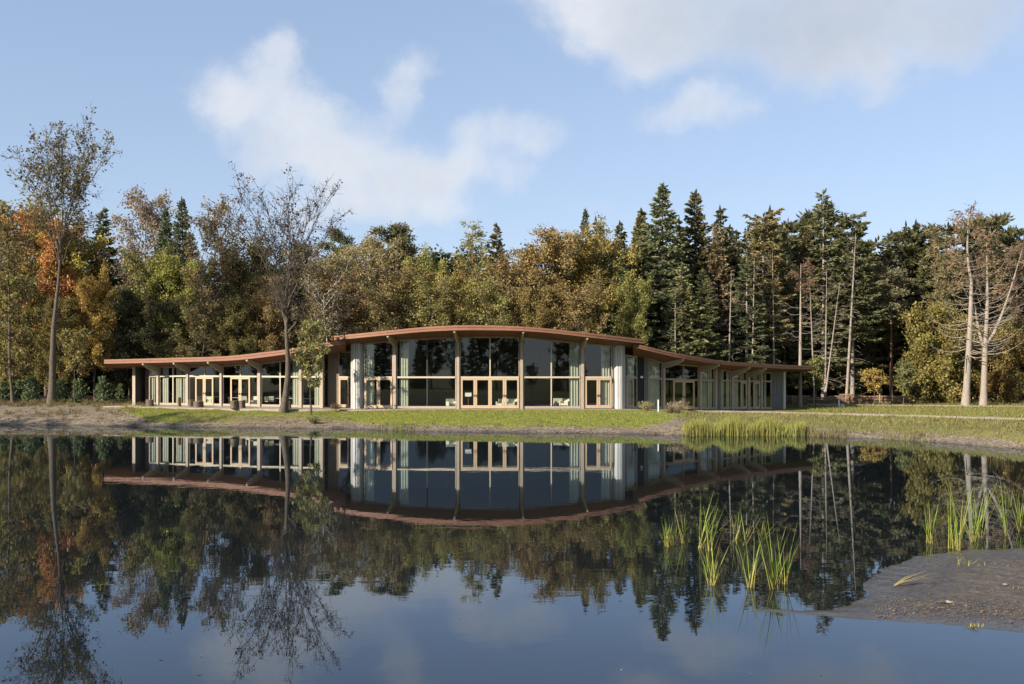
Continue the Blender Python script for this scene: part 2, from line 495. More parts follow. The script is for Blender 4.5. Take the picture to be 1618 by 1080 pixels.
# ------------------------------------------------------------------ ground, water, paths
shore_px = [(-900, 664), (-200, 669), (0, 671), (100, 671), (230, 674), (300, 674.5), (450, 675.5), (560, 677), (650, 680.5), (800, 683), (1000, 685),
            (1080, 687.5), (1270, 688), (1330, 691), (1430, 695), (1500, 700), (1618, 709.5), (1800, 730), (2100, 770)]
_sx, _sy = [], []
for a, b in shore_px:
    Y = EYE * FPX / (b - HOR); _sx.append((a - 809) / FPX * Y); _sy.append(Y)


def wob(X, Y, s=1.0):
    return (np.sin(X * .9 * s + 1.3 * np.sin(Y * .7 * s)) + np.sin(Y * 1.1 * s + 1.7 * np.sin(X * .53 * s + 2)) + .6 * np.sin(X * 2.3 * s + Y * 1.9 * s)) / 2.6


def shore_s(X, Y):
    s = Y - np.interp(X, _sx, _sy)
    s = s + .35 * wob(X, Y, 1.2) + .18 * wob(X + 9, Y, 3.1)
    s = np.maximum(s, -74 - X + 1.5 * wob(X, Y, .3))
    s = np.maximum(s, X - 62 + 1.5 * wob(X, Y, .3))
    return np.maximum(s, 5 - Y + .8 * wob(X, Y, .4))


def ground_z(X, Y):
    X = np.asarray(X, float); Y = np.asarray(Y, float)
    s = shore_s(X, Y)
    zmax = np.interp(X, [-30, -18, -12, 8, 12, 18, 27], [1.36, 1.30, 1.23, 1.22, 1.1, .92, .80])
    prof = np.interp(s, [-8, -3, 0, .35, 1.2, 4, 7.5, 11], [-1.2, -.5, 0, .10, .22, .56, .93, 1.0])
    pos = np.where(prof > 0, prof * zmax, prof)
    rough = np.clip((5.5 - s) / 5, 0, 1) * (s > -1) * .07 + .02
    z = pos + rough * wob(X, Y, 1.9) + rough * .7 * wob(Y, X, 4.3)
    back = np.clip((Y - 97) / 22, 0, 1) * .42
    z = z + np.where(s > 5, back, 0)
    return z


def gz(x, y):
    return float(ground_z(np.array([x]), np.array([y]))[0])


def build_ground():
    xs = np.concatenate([-np.geomspace(1500, 66, 26), np.linspace(-62, 62, 360), np.geomspace(66, 1500, 26)])
    ys = np.concatenate([-np.geomspace(1500, 30, 16), np.linspace(-20, 50, 30), np.linspace(50.5, 104, 210), np.linspace(105, 140, 40), np.geomspace(145, 2500, 22)])
    X, Y = np.meshgrid(xs, ys)
    Z = ground_z(X, Y)
    nx, ny = len(xs), len(ys)
    idx = np.arange(nx * ny).reshape(ny, nx)
    f = np.stack([idx[:-1, :-1], idx[:-1, 1:], idx[1:, 1:], idx[1:, :-1]], -1).reshape(-1, 4)
    me = np_mesh('ground', np.stack([X, Y, Z], -1).reshape(-1, 3), f, M['ground'], True)
    s = shore_s(X, Y)
    PX = 809 + FPX * X / np.maximum(Y, 20)
    s0 = np.interp(PX, [150, 200, 240, 330, 400, 470, 540, 600, 640, 1000, 1050, 1075, 1120], [30, 5, 1.3, 1.2, 2.0, 2.8, 2.3, 1.9, 1.8, 1.8, 4.0, 8.0, 40])
    lawn = np.clip((s - s0) / 1.2 + .5, 0, 1) * (Y < 101) * (Y > 30)
    lawn = np.maximum(lawn, np.clip((X - 17) / 2, 0, 1) * np.clip((Y - 88) / 2, 0, 1) * np.clip((94 - Y) / 1.5, 0, 1) * np.clip((40 - X) / 4, 0, 1))
    dry = np.clip((s - 2.2) / 2.5, 0, 1) * np.clip((PX - 1060) / 40, 0, 1)
    dry = np.maximum(dry, .36 * np.clip((s - 1.2) / 3, 0, 1) * np.clip((330 - PX) / 60, 0, 1))
    dry = np.maximum(dry, .8 * np.clip((s - 11) / 3, 0, 1) * np.clip((260 - PX) / 60, 0, 1))
    dry = np.maximum(dry, .35 * np.clip((s - 1) / 2, 0, 1))
    dry = np.maximum(dry, 1.0 * (Y < 30) * np.clip(s / 4, 0, 1))
    litter = np.clip((Y - np.where(X > 20, 112, np.where(X < -37, 99, 100))) / 3, 0, 1)
    wet = np.clip(1 - s / .5, 0, 1)
    for nm, arr in (('lawn', lawn), ('dry', dry), ('litter', litter), ('wet', wet)):
        a = me.attributes.new(nm, 'FLOAT', 'POINT'); a.data.foreach_set('value', arr.ravel().astype(np.float32))
    tag(link('ground', me), kind='structure')


build_ground()
me = np_mesh('pond', [(-100, -6, 0), (90, -6, 0), (90, 98, 0), (-100, 98, 0)], np.array([[0, 1, 2, 3]]), M['water'])
tag(link('pond', me), kind='structure')


def strip(name, pts, width, mat, lift=.03, n=160):
    pts = np.array(pts, float)
    d = np.concatenate([[0], np.cumsum(np.hypot(*np.diff(pts, axis=0).T))])
    t = np.linspace(0, d[-1], n)
    c = np.stack([np.interp(t, d, pts[:, 0]), np.interp(t, d, pts[:, 1])], -1)
    tg = np.gradient(c, axis=0); tg /= np.linalg.norm(tg, axis=1)[:, None]
    nr = np.stack([-tg[:, 1], tg[:, 0]], -1)
    rows = []
    for k in np.linspace(-.5, .5, 7):
        w = width * (1 + .10 * np.sin(t * .9 + k * 5) + .06 * np.sin(t * 2.3))
        q = c + nr * (k * w)[:, None]
        z = ground_z(q[:, 0], q[:, 1]) + lift * (1 - (abs(k) * 2) ** 4 * 1.6)
        rows.append(np.concatenate([q, z[:, None]], 1))
    V = np.stack(rows, 1).reshape(-1, 3)
    i = np.arange(n * 7).reshape(n, 7)
    f = np.stack([i[:-1, :-1], i[:-1, 1:], i[1:, 1:], i[1:, :-1]], -1).reshape(-1, 4)
    return tag(link(name, np_mesh(name, V, f[:, ::-1], mat, True)), kind='structure')


def gpt(px, py, z):
    Y = (EYE - z) * FPX / (py - HOR)
    return ((px - 809) / FPX * Y, Y)


strip('gravel_path', [gpt(1095, 649, 1.02), gpt(1170, 650.3, .9), gpt(1240, 652.3, .82), gpt(1330, 654.0, .82), gpt(1430, 656.4, .82), gpt(1530, 659.2, .82), gpt(1640, 662.6, .82), gpt(1800, 669, .82), gpt(2100, 682, .82)], 3.4, M['gravel'], .09)
strip('far_path', [gpt(1275, 641.3, .86), gpt(1340, 641.8, .88), gpt(1450, 642.0, .9), gpt(1640, 642.8, .9), gpt(1900, 644, .9)], 1.6, M['gravel'], .09)


def build_mud():
    edge = [(1178, 966.5), (1215, 962), (1260, 966), (1310, 962), (1345, 957), (1372, 940), (1364, 921), (1398, 898), (1440, 880), (1490, 873), (1560, 868), (1640, 864),
            (1760, 862), (1900, 900), (1900, 1020), (1760, 1012), (1640, 1002), (1560, 992), (1470, 986), (1400, 981), (1320, 975), (1240, 970)]
    poly = np.array([gpt(a, b, 0) for a, b in edge])
    xs = np.arange(3.5, 14.5, .07); ys = np.arange(13.8, 25, .07)
    X, Y = np.meshgrid(xs, ys)
    Xw = X + .10 * wob(X, Y, 4); Yw = Y + .14 * wob(Y, X, 3.3)
    dmin = np.full(X.shape, 1e9); inside = np.zeros(X.shape, bool)
    n = len(poly)
    for i in range(n):
        a, b = poly[i], poly[(i + 1) % n]; e = b - a
        t = np.clip(((Xw - a[0]) * e[0] + (Yw - a[1]) * e[1]) / (e @ e), 0, 1)
        dmin = np.minimum(dmin, np.hypot(Xw - a[0] - t * e[0], Yw - a[1] - t * e[1]))
        c = ((a[1] > Yw) != (b[1] > Yw)) & (Xw < (b[0] - a[0]) * (Yw - a[1]) / (b[1] - a[1] + 1e-12) + a[0])
        inside ^= c
    sd = np.where(inside, dmin, -dmin)
    Z = np.interp(sd, [-1.2, -.3, 0, .4, 1.2, 2.5], [-.5, -.06, 0.003, .022, .07, .15])
    up = np.clip(sd / .8, 0, 1)
    Z = Z + up * (.022 * wob(X, Y, 4.1) + .02 * wob(Y + 3, X, 9) + .016 * wob(X * 2, Y, 17) + .005 * RNG.normal(size=X.shape)) + .004 * wob(X, Y, 8)
    i = np.arange(X.size).reshape(X.shape)
    f = np.stack([i[:-1, :-1], i[:-1, 1:], i[1:, 1:], i[1:, :-1]], -1).reshape(-1, 4)
    me = np_mesh('mud_spit', np.stack([X, Y, Z], -1).reshape(-1, 3), f, M['mud'], True)
    tag(link('mud_spit', me), kind='structure')
    return xs, ys, Z


_mx, _my, _mz = build_mud()


def mud_z(x, y):
    return float(_mz[int(np.clip(round((y - _my[0]) / .07), 0, len(_my) - 1)), int(np.clip(round((x - _mx[0]) / .07), 0, len(_mx) - 1))])


# ------------------------------------------------------------------ the pavilion
Yf = knots([(150, 96.6), (210, 95), (252, 93.9), (300, 92.7), (350, 91.5), (410, 90.2), (475, 89), (512, 88.4), (555, 88), (572, 87.3), (624, 86.9), (724, 86.5), (824, 86.5),
            (920, 86.9), (968, 87.2), (987, 87.8), (1007, 88.7), (1050, 90.6), (1106, 93), (1160, 95.4), (1200, 97.4), (1240, 99.2), (1300, 102)])
FZ = knots([(165, 1.42), (300, 1.41), (512, 1.33), (560, 1.3), (985, 1.3), (1010, 1.22), (1100, 1.03), (1240, .86)])
TOP = knots([(150, 581), (210, 580), (300, 578.5), (350, 577.5), (410, 574), (475, 566), (512, 560), (545, 555)])           # left soffit at the glass line
TOPC = knots([(528, 547), (560, 544), (590, 541), (624, 537), (676, 534), (724, 532), (800, 531), (830, 532), (870, 535), (920, 542), (968, 546), (1017, 551)])
TOPR = knots([(985, 560), (1024, 566), (1053, 574), (1104, 577.5), (1138, 583), (1161, 587), (1200, 588), (1240, 587), (1290, 586)])
RAIL = 2.64


def top_of(px):
    return TOP if px < 550 else (TOPC if px < 988 else TOPR)


def fp(px, rec=0.0):
    """plan point on the facade line seen at px, set back by rec"""
    Y = Yf(px); X = (px - 809) / FPX * Y
    e = .5
    t = Vector(((px + e - 809) * Yf(px + e) - (px - e - 809) * Yf(px - e), (Yf(px + e) - Yf(px - e)) * FPX)).normalized()
    n = Vector((t.y, -t.x))
    return Vector((X, Y)) - n * rec


def ztop(px):
    return P(px, top_of(px)(px), Yf(px)).z


pav = empty('pavilion', (0, 90, 1.2))
tag(pav, 'long low timber and glass pavilion with a wavy reddish cedar roof beside the pond', 'building')

edges = {
    'left': dict(px=[165, 237, 277, 340, 370, 403, 452, 495, 528, 546], top=[568, 566.2, 565, 563.4, 561.6, 557.8, 552, 545, 539.3, 536.5],
                 bot=[574, 572.8, 571.7, 570, 568.6, 565.4, 559, 551.4, 545.6, 543], Y=[93.3, 91.7, 90.8, 89.3, 88.6, 87.9, 87, 86.3, 85.9, 86.3], ft=TOP, kinks=[165, 237, 340, 452, 528, 546]),
    'centre': dict(px=[528, 570, 612, 669, 724, 776, 828, 871, 926, 970, 1017], top=[530.5, 526.4, 522.3, 516.6, 513.8, 513.8, 516, 519.6, 525.6, 530.4, 535.7],
                   bot=[537, 532.9, 528.8, 523.6, 521.2, 521.2, 522.4, 525.6, 531.8, 536.8, 542.5], Y=[86.2, 85.0, 84.2, 83.7, 83.3, 83.3, 83.3, 83.6, 84.2, 85.1, 86.4], ft=TOPC, kinks=[528, 612, 724, 828, 926, 1017]),
    'right': dict(px=[1001, 1010, 1049, 1085, 1138, 1178, 1237, 1283], top=[543.0, 544.4, 553.7, 560.7, 569.6, 572.6, 576, 577.9],
                  bot=[548.8, 550.2, 559.4, 566.8, 574.8, 578.1, 582, 583.4], Y=[86.6, 86.3, 87.3, 88.5, 90.9, 92.9, 96, 98.5], ft=TOPR, kinks=[1010, 1085, 1138, 1237, 1283]),
}


def smooth_tab(xs, ys):
    """Catmull-Rom through the measured points so the eaves run as curves"""
    def f(x):
        i = int(np.clip(np.searchsorted(xs, x) - 1, 0, len(xs) - 2))
        x0, x1 = xs[i], xs[i + 1]; t = (x - x0) / (x1 - x0)
        m0 = (ys[i + 1] - ys[max(i - 1, 0)]) / (xs[i + 1] - xs[max(i - 1, 0)]) * (x1 - x0)
        m1 = (ys[min(i + 2, len(ys) - 1)] - ys[i]) / (xs[min(i + 2, len(xs) - 1)] - xs[i]) * (x1 - x0)
        return (2 * t ** 3 - 3 * t * t + 1) * ys[i] + (t ** 3 - 2 * t * t + t) * m0 + (-2 * t ** 3 + 3 * t * t) * ys[i + 1] + (t ** 3 - t * t) * m1
    return f


roofs = {}
for nm, e in edges.items():
    ft, fb, fy = smooth_tab(e['px'], e['top']), smooth_tab(e['px'], e['bot']), smooth_tab(e['px'], e['Y'])
    n = 41
    pxs = np.linspace(e['px'][0], e['px'][-1], n)
    depth = 14 if nm == 'centre' else 11
    A, B, C, D_, E_ = [], [], [], [], []
    for p in pxs:
        eb = P(p, fb(p), fy(p)); et = P(p, ft(p), fy(p))
        Yw = Yf(p) + .05
        fw = P(p, e['ft'](p), Yw)
        bk = Vector((fw.x, Yw + depth, fw.z - .1)); bt = Vector((fw.x, Yw + depth, et.z - .35))
        A.append(eb); B.append(fw); C.append(bk); D_.append(bt); E_.append(et)
    V = A + B + C + D_ + E_
    so = MB(); ro = MB()
    F = []
    for i in range(n - 1):
        F += [(i, n + i, n + i + 1, i + 1), (n + i, 2 * n + i, 2 * n + i + 1, n + i + 1), (i + 1, 4 * n + i + 1, 4 * n + i, i)]
    F += [(0, 4 * n, 3 * n, 2 * n, n), (n - 1, 2 * n - 1, 3 * n - 1, 4 * n - 1, 5 * n - 1)]
    so.add(V, F)
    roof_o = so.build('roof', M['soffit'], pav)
    Fr = [(2 * n + i, 3 * n + i, 3 * n + i + 1, 2 * n + i + 1) for i in range(n - 1)] + [(3 * n + i, 4 * n + i, 4 * n + i + 1, 3 * n + i + 1) for i in range(n - 1)]
    ro.add(V, Fr).build('roof_covering', M['roof'], roof_o)
    # fascia: two courses of cedar boards between the kinks, 3 cm proud
    ks = e['kinks']
    for a, b in zip(ks[:-1], ks[1:]):
        for course in (0, 1):
            mb = MB(); m_ = 7
            qs = np.linspace(a + .12, b - .12, m_)
            ring = []
            for q in qs:
                pb = P(q, fb(q), fy(q)); pt = P(q, ft(q), fy(q))
                dh = pt.z - pb.z
                z0 = pb.z - .012 if course == 0 else pb.z + dh * .56
                z1 = pb.z + dh * .545 if course == 0 else pt.z + .008
                o0 = .035 if course == 0 else .075
                ring.append([Vector((pb.x, pb.y - o0, z0)), Vector((pb.x, pb.y + .01, z0)), Vector((pb.x, pb.y + .01, z1)), Vector((pb.x, pb.y - o0, z1))])
            vs = [v for r in ring for v in r]; fs = [(0, 1, 2, 3), tuple(4 * (m_ - 1) + k for k in (3, 2, 1, 0))]
            for i in range(m_ - 1):
                for k in range(4):
                    fs.append((4 * i + k, 4 * (i + 1) + k, 4 * (i + 1) + (k + 1) % 4, 4 * i + (k + 1) % 4))
            mb.add(vs, [f[::-1] for f in fs]).build('fascia_board', M['fascia'], roof_o)
    if nm != 'centre':      # end board on the free tip
        i = 0 if nm == 'left' else n - 1
        sx_ = -1 if nm == 'left' else 1
        mb = MB()
        a, b, c, d = A[i], C[i], D_[i], E_[i]
        w = Vector((sx_ * .04, 0, 0)); g_ = Vector((sx_ * .004, 0, 0))
        mb.add([a + g_, Vector((b.x, b.y, a.z)) + g_, Vector((b.x, b.y, d.z)) + g_, d + g_, a + w, Vector((b.x, b.y, a.z)) + w, Vector((b.x, b.y, d.z)) + w, d + w],
               [(0, 1, 2, 3), (7, 6, 5, 4), (0, 4, 5, 1), (1, 5, 6, 2), (2, 6, 7, 3), (3, 7, 4, 0)]).build('fascia_board', M['fascia'], roof_o)
    roofs[nm] = (fb, fy)


def post(px0, px1, mat='post', deep=.34, fwd=.14, name='post', zt=None):
    mid_ = (px0 + px1) / 2; hw = (px1 - px0) * .42
    a, b = fp(mid_ - hw), fp(mid_ + hw)
    mb = MB()
    z0 = FZ((px0 + px1) / 2); z1 = (zt if zt is not None else ztop((px0 + px1) / 2)) + .12
    mb.wallseg(a, b, z0 - .1, z1, z0 - .1, z1, deep, fwd)
    o = mb.build(name, M[mat], pav)
    return o


def bracket(px, which, par, reach=.93, th=.16, drop=.52):
    """beam nose on a post: top along the soffit, underside curving up to a blunt end"""
    fb, fy = roofs[which]
    a = fp(px)
    n = Vector((fp(px + 1) - fp(px - 1))); n = Vector((n.y, -n.x)).normalized()
    # where the outward normal meets the eaves line
    best = None
    for k in np.linspace(.3, 6, 200):
        q = a + n * k
        ppx = 809 + FPX * q.x / q.y
        lo, hi = edges[which]['px'][0], edges[which]['px'][-1]
        if lo <= ppx <= hi and q.y <= fy(ppx): best = (k, ppx); break
    if best is None: best = (2.4, px)
    k, ppx = best
    z_e = P(ppx, fb(ppx), fy(ppx)).z; z_f = P(px, edges[which]['ft'](px), Yf(px)).z
    Lg = k * reach
    t = Vector((-n.y, n.x)) * (th / 2)
    prof = []
    m_ = 9
    for i in range(m_):
        s = i / (m_ - 1)
        zt_ = z_f + (z_e - z_f) * s * reach
        prof.append((s * Lg, zt_ + .04, zt_ - drop * (1 - s ** 2.2 * .68)))
    vs = []
    for x, zt_, zb in prof:
        q = a + n * (x + .1)
        for sg in (-1, 1):
            vs += [(q.x + sg * t.x, q.y + sg * t.y, zt_), (q.x + sg * t.x, q.y + sg * t.y, zb)]
    fs = []
    for i in range(m_ - 1):
        b0 = 4 * i; b1 = b0 + 4
        fs += [(b0, b0 + 1, b1 + 1, b1), (b0 + 2, b1 + 2, b1 + 3, b0 + 3), (b0, b1, b1 + 2, b0 + 2), (b0 + 1, b0 + 3, b1 + 3, b1 + 1)]
    fs += [(0, 2, 3, 1), (4 * m_ - 4, 4 * m_ - 3, 4 * m_ - 1, 4 * m_ - 2)]
    MB().add(vs, fs).build('bracket', M['post'], par if par is not None else pav)


def window(a, b, mull=(), doors=(), rec=0.0, frame='post', rail='rail', doormat='door', mullmat=None, tz=None):
    """one glazed bay: sill, jambs and head as the frame, a transom at door height, mullions, panes; door leaves are parts of their own"""
    zf = (tz or ztop)
    za, zb = FZ(a), FZ(b); ta, tb = zf(a), zf(b)
    pa, pb = fp(a, rec), fp(b, rec)
    L_ = (pb - pa).length

    def at(px): return pa + (pb - pa) * ((px - a) / (b - a))

    def lerp(u, v, px): return u + (v - u) * (px - a) / (b - a)
    ppm = (b - a) / L_
    mb = MB()
    cuts = sorted([d for d in doors])
    x = a
    for d0, d1 in cuts + [(b, b)]:           # sill between the doors
        if d0 - x > .6:
            mb.wallseg(at(x), at(d0), lerp(za, zb, x), lerp(za, zb, x) + .2, lerp(za, zb, d0), lerp(za, zb, d0) + .2, .12, .03)
        x = max(x, d1)
    jw = .07 * ppm
    mb.wallseg(at(a), at(a + jw), za + .202, ta + .03, za + .202, ta + .03, .1, 0)
    mb.wallseg(at(b - jw), at(b), zb + .202, tb + .03, zb + .202, tb + .03, .1, 0)
    mb.wallseg(at(a + jw), at(b - jw), ta - .1, ta + .03, tb - .1, tb + .03, .1, .001)
    w = mb.build('window', M[frame], pav)
    r0, r1 = RAIL, RAIL + .15
    MB().wallseg(at(a + jw), at(b - jw), za + r0, za + r1, zb + r0, zb + r1, .12, .05).build('transom', M[rail], w)
    for m_ in mull:
        h = .05 * ppm
        low = not any(d0 < m_ < d1 or abs(m_ - d0) < 1.5 or abs(m_ - d1) < 1.5 for d0, d1 in doors)
        mo = MB()
        mo.wallseg(at(m_ - h), at(m_ + h), lerp(za, zb, m_) + RAIL + .152, lerp(ta, tb, m_) - .102, lerp(za, zb, m_) + RAIL + .152, lerp(ta, tb, m_) - .102, .11, .02)
        if low:
            mo.wallseg(at(m_ - h), at(m_ + h), lerp(za, zb, m_) + .2, lerp(za, zb, m_) + RAIL, lerp(za, zb, m_) + .2, lerp(za, zb, m_) + RAIL, .11, .02)
        mo.build('mullion', M[mullmat or rail], w)

    def pane(x0, x1, u0, u1, v0, v1):
        MB().wallseg(at(x0), at(x1), u0, u1, v0, v1, .012, -.04).build('pane', M['glass'], w)
    xs = [a + jw] + list(mull) + [b - jw]
    for x0, x1 in zip(xs[:-1], xs[1:]):
        pane(x0, x1, lerp(za, zb, x0) + RAIL + .07, lerp(ta, tb, x0) - .04, lerp(za, zb, x1) + RAIL + .07, lerp(ta, tb, x1) - .04)
    segs = []; x = a + jw
    for d0, d1 in cuts + [(b - jw, b)]:
        if d0 - x > 1.0: segs.append((x, d0))
        x = max(x, d1)
    for s0, s1 in segs:
        ys = [s0] + [m_ for m_ in mull if s0 + 1 < m_ < s1 - 1] + [s1]
        for x0, x1 in zip(ys[:-1], ys[1:]):
            pane(x0, x1, lerp(za, zb, x0) + .12, lerp(za, zb, x0) + RAIL + .03, lerp(za, zb, x1) + .12, lerp(za, zb, x1) + RAIL + .03)
    for k, (d0, d1) in enumerate(doors):
        zz = lerp(za, zb, (d0 + d1) / 2)
        z0, z1 = zz + .02, zz + RAIL - .01
        sw = .15 * ppm
        g = .03
        db = MB()
        db.wallseg(at(d0 + g), at(d0 + sw), z0, z1, z0, z1, .09, .06)
        db.wallseg(at(d1 - sw), at(d1 - g), z0, z1, z0, z1, .09, .06)
        db.wallseg(at(d0 + sw), at(d1 - sw), z1 - .16, z1, z1 - .16, z1, .086, .058)
        db.wallseg(at(d0 + sw), at(d1 - sw), z0, z0 + .26, z0, z0 + .26, .086, .058)
        do = db.build('door', M[doormat], pav)
        MB().wallseg(at(d0 + sw * .9), at(d1 - sw * .9), z0 + .24, z1 - .14, z0 + .24, z1 - .14, .014, .02).build('pane', M['glass'], do)
        hx = d1 - sw * .5 if k % 2 == 0 else d0 + sw * .5
        c = at(hx)
        hb = MB(); hb.box((c.x, c.y - .10, zz + 1.02), .03, .05, .2); hb.box((c.x + (.06 if k % 2 else -.06), c.y - .135, zz + 1.12), .14, .025, .03)
        hb.build('handle', M['steel'], do)
    return w


def board_wall(a, b, mat, rec=0.0, bw=.16, z1=None, name='wall'):
    """vertical boarding, each board a piece with an open joint"""
    pa, pb = fp(a, rec), fp(b, rec)
    n = max(2, int((pb - pa).length / bw))
    bk = MB(); za, zb = FZ(a) - .1, FZ(b) - .1
    ta = (z1 or ztop(a)) + .1; tb = (z1 or ztop(b)) + .1
    bk.wallseg(pa, pb, za, ta, zb, tb, .14, -.03)
    wo = bk.build(name, M['black'], pav)
    for i in range(n):
        q0 = pa + (pb - pa) * ((i + .05) / n); q1 = pa + (pb - pa) * ((i + .95) / n)
        u0 = za + (zb - za) * i / n; u1 = ta + (tb - ta) * i / n
        MB().wallseg(q0, q1, u0, u1, u0, u1, .026, .012 * ((i * 7) % 3) / 2).build('board', M[mat], wo)
    return wo


# left wing
_a, _b = fp(209), fp(213.6)
_s = lambda v, k: (v.x * k, v.y * k)
MB().hexa([(*_s(_a, .9965), 1.3), (*_s(_b, .9965), 1.3), (*_s(_b, 1.018), 1.3), (*_s(_a, 1.018), 1.3)], [(*_s(_a, .9965), ztop(212) + .12), (*_s(_b, .9965), ztop(212) + .12), (*_s(_b, 1.018), ztop(212) + .12), (*_s(_a, 1.018), ztop(212) + .12)]).build('end_fin', M['post'], pav)
board_wall(214.2, 235.2, 'board_brown', 1.3)
MB().wallseg(fp(235.3, 1.3), fp(235.3, 0), FZ(235) - .1, ztop(235) + .1, FZ(235) - .1, ztop(235) + .1, .1, 0).build('return_wall', M['board_brown'], pav)
window(235.6, 247.6)
p = post(247.8, 251.8); bracket(249.8, 'left', p)
window(252, 294.8, mull=(273.5,))
p = post(295, 298.6); bracket(296.8, 'left', p)
window(298.8, 347.6, mull=(323.4,), doors=((309.2, 323.3), (323.5, 337.6)))
p = post(347.8, 351.6); bracket(349.7, 'left', p)
window(351.8, 407.2, mull=(380,), doors=((364.6, 379.9), (380.1, 395.6)))
p = post(407.4, 412.6); bracket(410, 'left', p)
window(412.8, 473, mull=(442.8,))
p = post(473.2, 477.8); bracket(475.5, 'left', p)
window(478, 505.6)
p = post(505.8, 511.4); bracket(509, 'left', p)
board_wall(512.2, 529.5, 'board_brown', .85, z1=6.3)
window(529.6, 553.8, doors=((530.6, 546.8),), rec=.85, tz=lambda q: 6.3)
# centre
def pier(px, ang0, ang1, nb):
    c = fp(px); c = Vector((c.x, c.y + .25)); R = .54
    z0, z1 = 1.2, P(px, TOPC(px), Yf(px)).z + .25
    core = MB(); m_ = 16
    ring = [(c.x + (R - .07) * math.sin(t), c.y - (R - .07) * math.cos(t)) for t in np.linspace(0, 2 * math.pi, m_, endpoint=False)]
    core.add([(x, y, z0) for x, y in ring] + [(x, y, z1) for x, y in ring], [(k, (k + 1) % m_, m_ + (k + 1) % m_, m_ + k) for k in range(m_)])
    o = core.build('pier', M['board_grey'], pav)
    ts = np.linspace(math.radians(ang0), math.radians(ang1), nb + 1)
    for k in range(nb):
        t0, t1 = ts[k] + .03, ts[k + 1] - .03
        r = R + .05 * (k % 2)
        q = [(c.x + rr * math.sin(t), c.y - rr * math.cos(t)) for t, rr in ((t0, r), (t1, r), (t1, R - .06), (t0, R - .06))]
        MB().hexa([(x, y, z0) for x, y in q], [(x, y, z1) for x, y in q]).build('board', M['board_white'], o)
    return o


pier(564.2, -125, 125, 13)
window(575.4, 620.8, doors=((576.4, 598), (598.2, 619.8)))
p = post(621, 626.4, zt=ztop(624)); bracket(623.7, 'centre', p)
window(626.6, 720.6, mull=(675,), mullmat='steel')
p = post(721, 726.4); bracket(723.7, 'centre', p)
window(726.6, 820.8, mull=(774.3,), doors=((728.2, 750.9), (751.1, 774.2), (774.4, 797.2), (797.4, 820)))
p = post(821.4, 826.6); bracket(824, 'centre', p)
window(826.8, 917, mull=(871,))
p = post(917.4, 922.8); bracket(920, 'centre', p)
window(923, 967, doors=((924.4, 945.4), (945.6, 966.4)))
pier(977.5, -125, 125, 13)
# right wing, turned away from the sun
window(988.4, 1007, doors=((989.4, 1001),), doormat='post', rail='post')
board_wall(1007.2, 1017, 'black')
board_wall(1017.2, 1023.6, 'board_grey', -.05)
window(1023.8, 1046.4, rail='post')
p = post(1046.6, 1050.2); bracket(1048.4, 'right', p)
window(1050.4, 1104, mull=(1079.9,), doors=((1063.2, 1079.8), (1080, 1096.6)), rail='post')
p = post(1104.2, 1108); bracket(1106, 'right', p)
window(1108.2, 1128.6, mull=(1119,), rail='post')
p = post(1128.8, 1132)
board_wall(1132.2, 1138.4, 'board_grey', -.05)
window(1138.6, 1155, rail='post')
p = post(1155.2, 1159); bracket(1157, 'right', p)
window(1159.2, 1180, mull=(1170,), doors=((1170.1, 1179.8),), rail='post')
p = post(1180.2, 1184.4); bracket(1182.3, 'right', p)
window(1184.6, 1200.6, doors=((1190, 1200.4),), rail='post')
p = post(1200.8, 1204.4)
window(1204.6, 1219, rail='post')
board_wall(1219.2, 1236.6, 'board_grey', 0)
post(1236.8, 1240.8, 'board_white', .4, .1)

# shell: floor, back and end walls
def shell():
    pxs = list(range(212, 1241, 12)) + [1240]
    fl = MB(); vs = []
    for q in pxs:
        a = fp(q); vs.append((a.x, a.y + .05, FZ(q) - .02))
    for q in pxs:
        a = fp(q); vs.append((a.x, a.y + (13.6 if 528 < q < 1010 else 10.6), FZ(q) - .02))
    n = len(pxs)
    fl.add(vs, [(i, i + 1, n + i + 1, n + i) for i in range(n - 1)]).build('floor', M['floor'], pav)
    bw = MB(); vs = []
    for q in pxs:
        a = fp(q); y = a.y + (13.6 if 528 < q < 1010 else 10.6)
        t = ztop(min(max(q, 212), 1240))
        vs += [(a.x, y, FZ(q) - .6), (a.x, y, t + .3)]
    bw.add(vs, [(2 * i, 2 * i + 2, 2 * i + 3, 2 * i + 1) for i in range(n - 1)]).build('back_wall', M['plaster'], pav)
    for q in (212.5, 1239):
        a = fp(q)
        MB().box((a.x, a.y + 5.6, FZ(q) - .3), .3, 10, ztop(q) - FZ(q) + .4).build('end_wall', M['board_grey'], pav)
    for q, dd in ((540, 1.4), (1002, 1.4)):     # inner cross walls where the wings begin
        a = fp(q)
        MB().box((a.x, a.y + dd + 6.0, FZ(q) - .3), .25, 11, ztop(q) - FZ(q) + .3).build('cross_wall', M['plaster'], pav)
    pl = MB()
    for i in range(len(pxs) - 1):
        a, b = fp(pxs[i]), fp(pxs[i + 1])
        pl.wallseg(a, b, FZ(pxs[i]) - .7, FZ(pxs[i]) - .005, FZ(pxs[i + 1]) - .7, FZ(pxs[i + 1]) - .005, .3, .02)
    pl.build('plinth', M['board_grey'], pav)


shell()
a = fp(1013.2)
tag(MB().box((a.x + .02, a.y - .16, P(1013, 596.5, a.y).z), .26, .16, .12).box((a.x + .02, a.y - .10, P(1013, 596.5, a.y).z - .05), .1, .14, .22).build('wall_lamp', M['white']),
    'small white wall lamp on the black boarded wall right of the white pier', 'lamp')


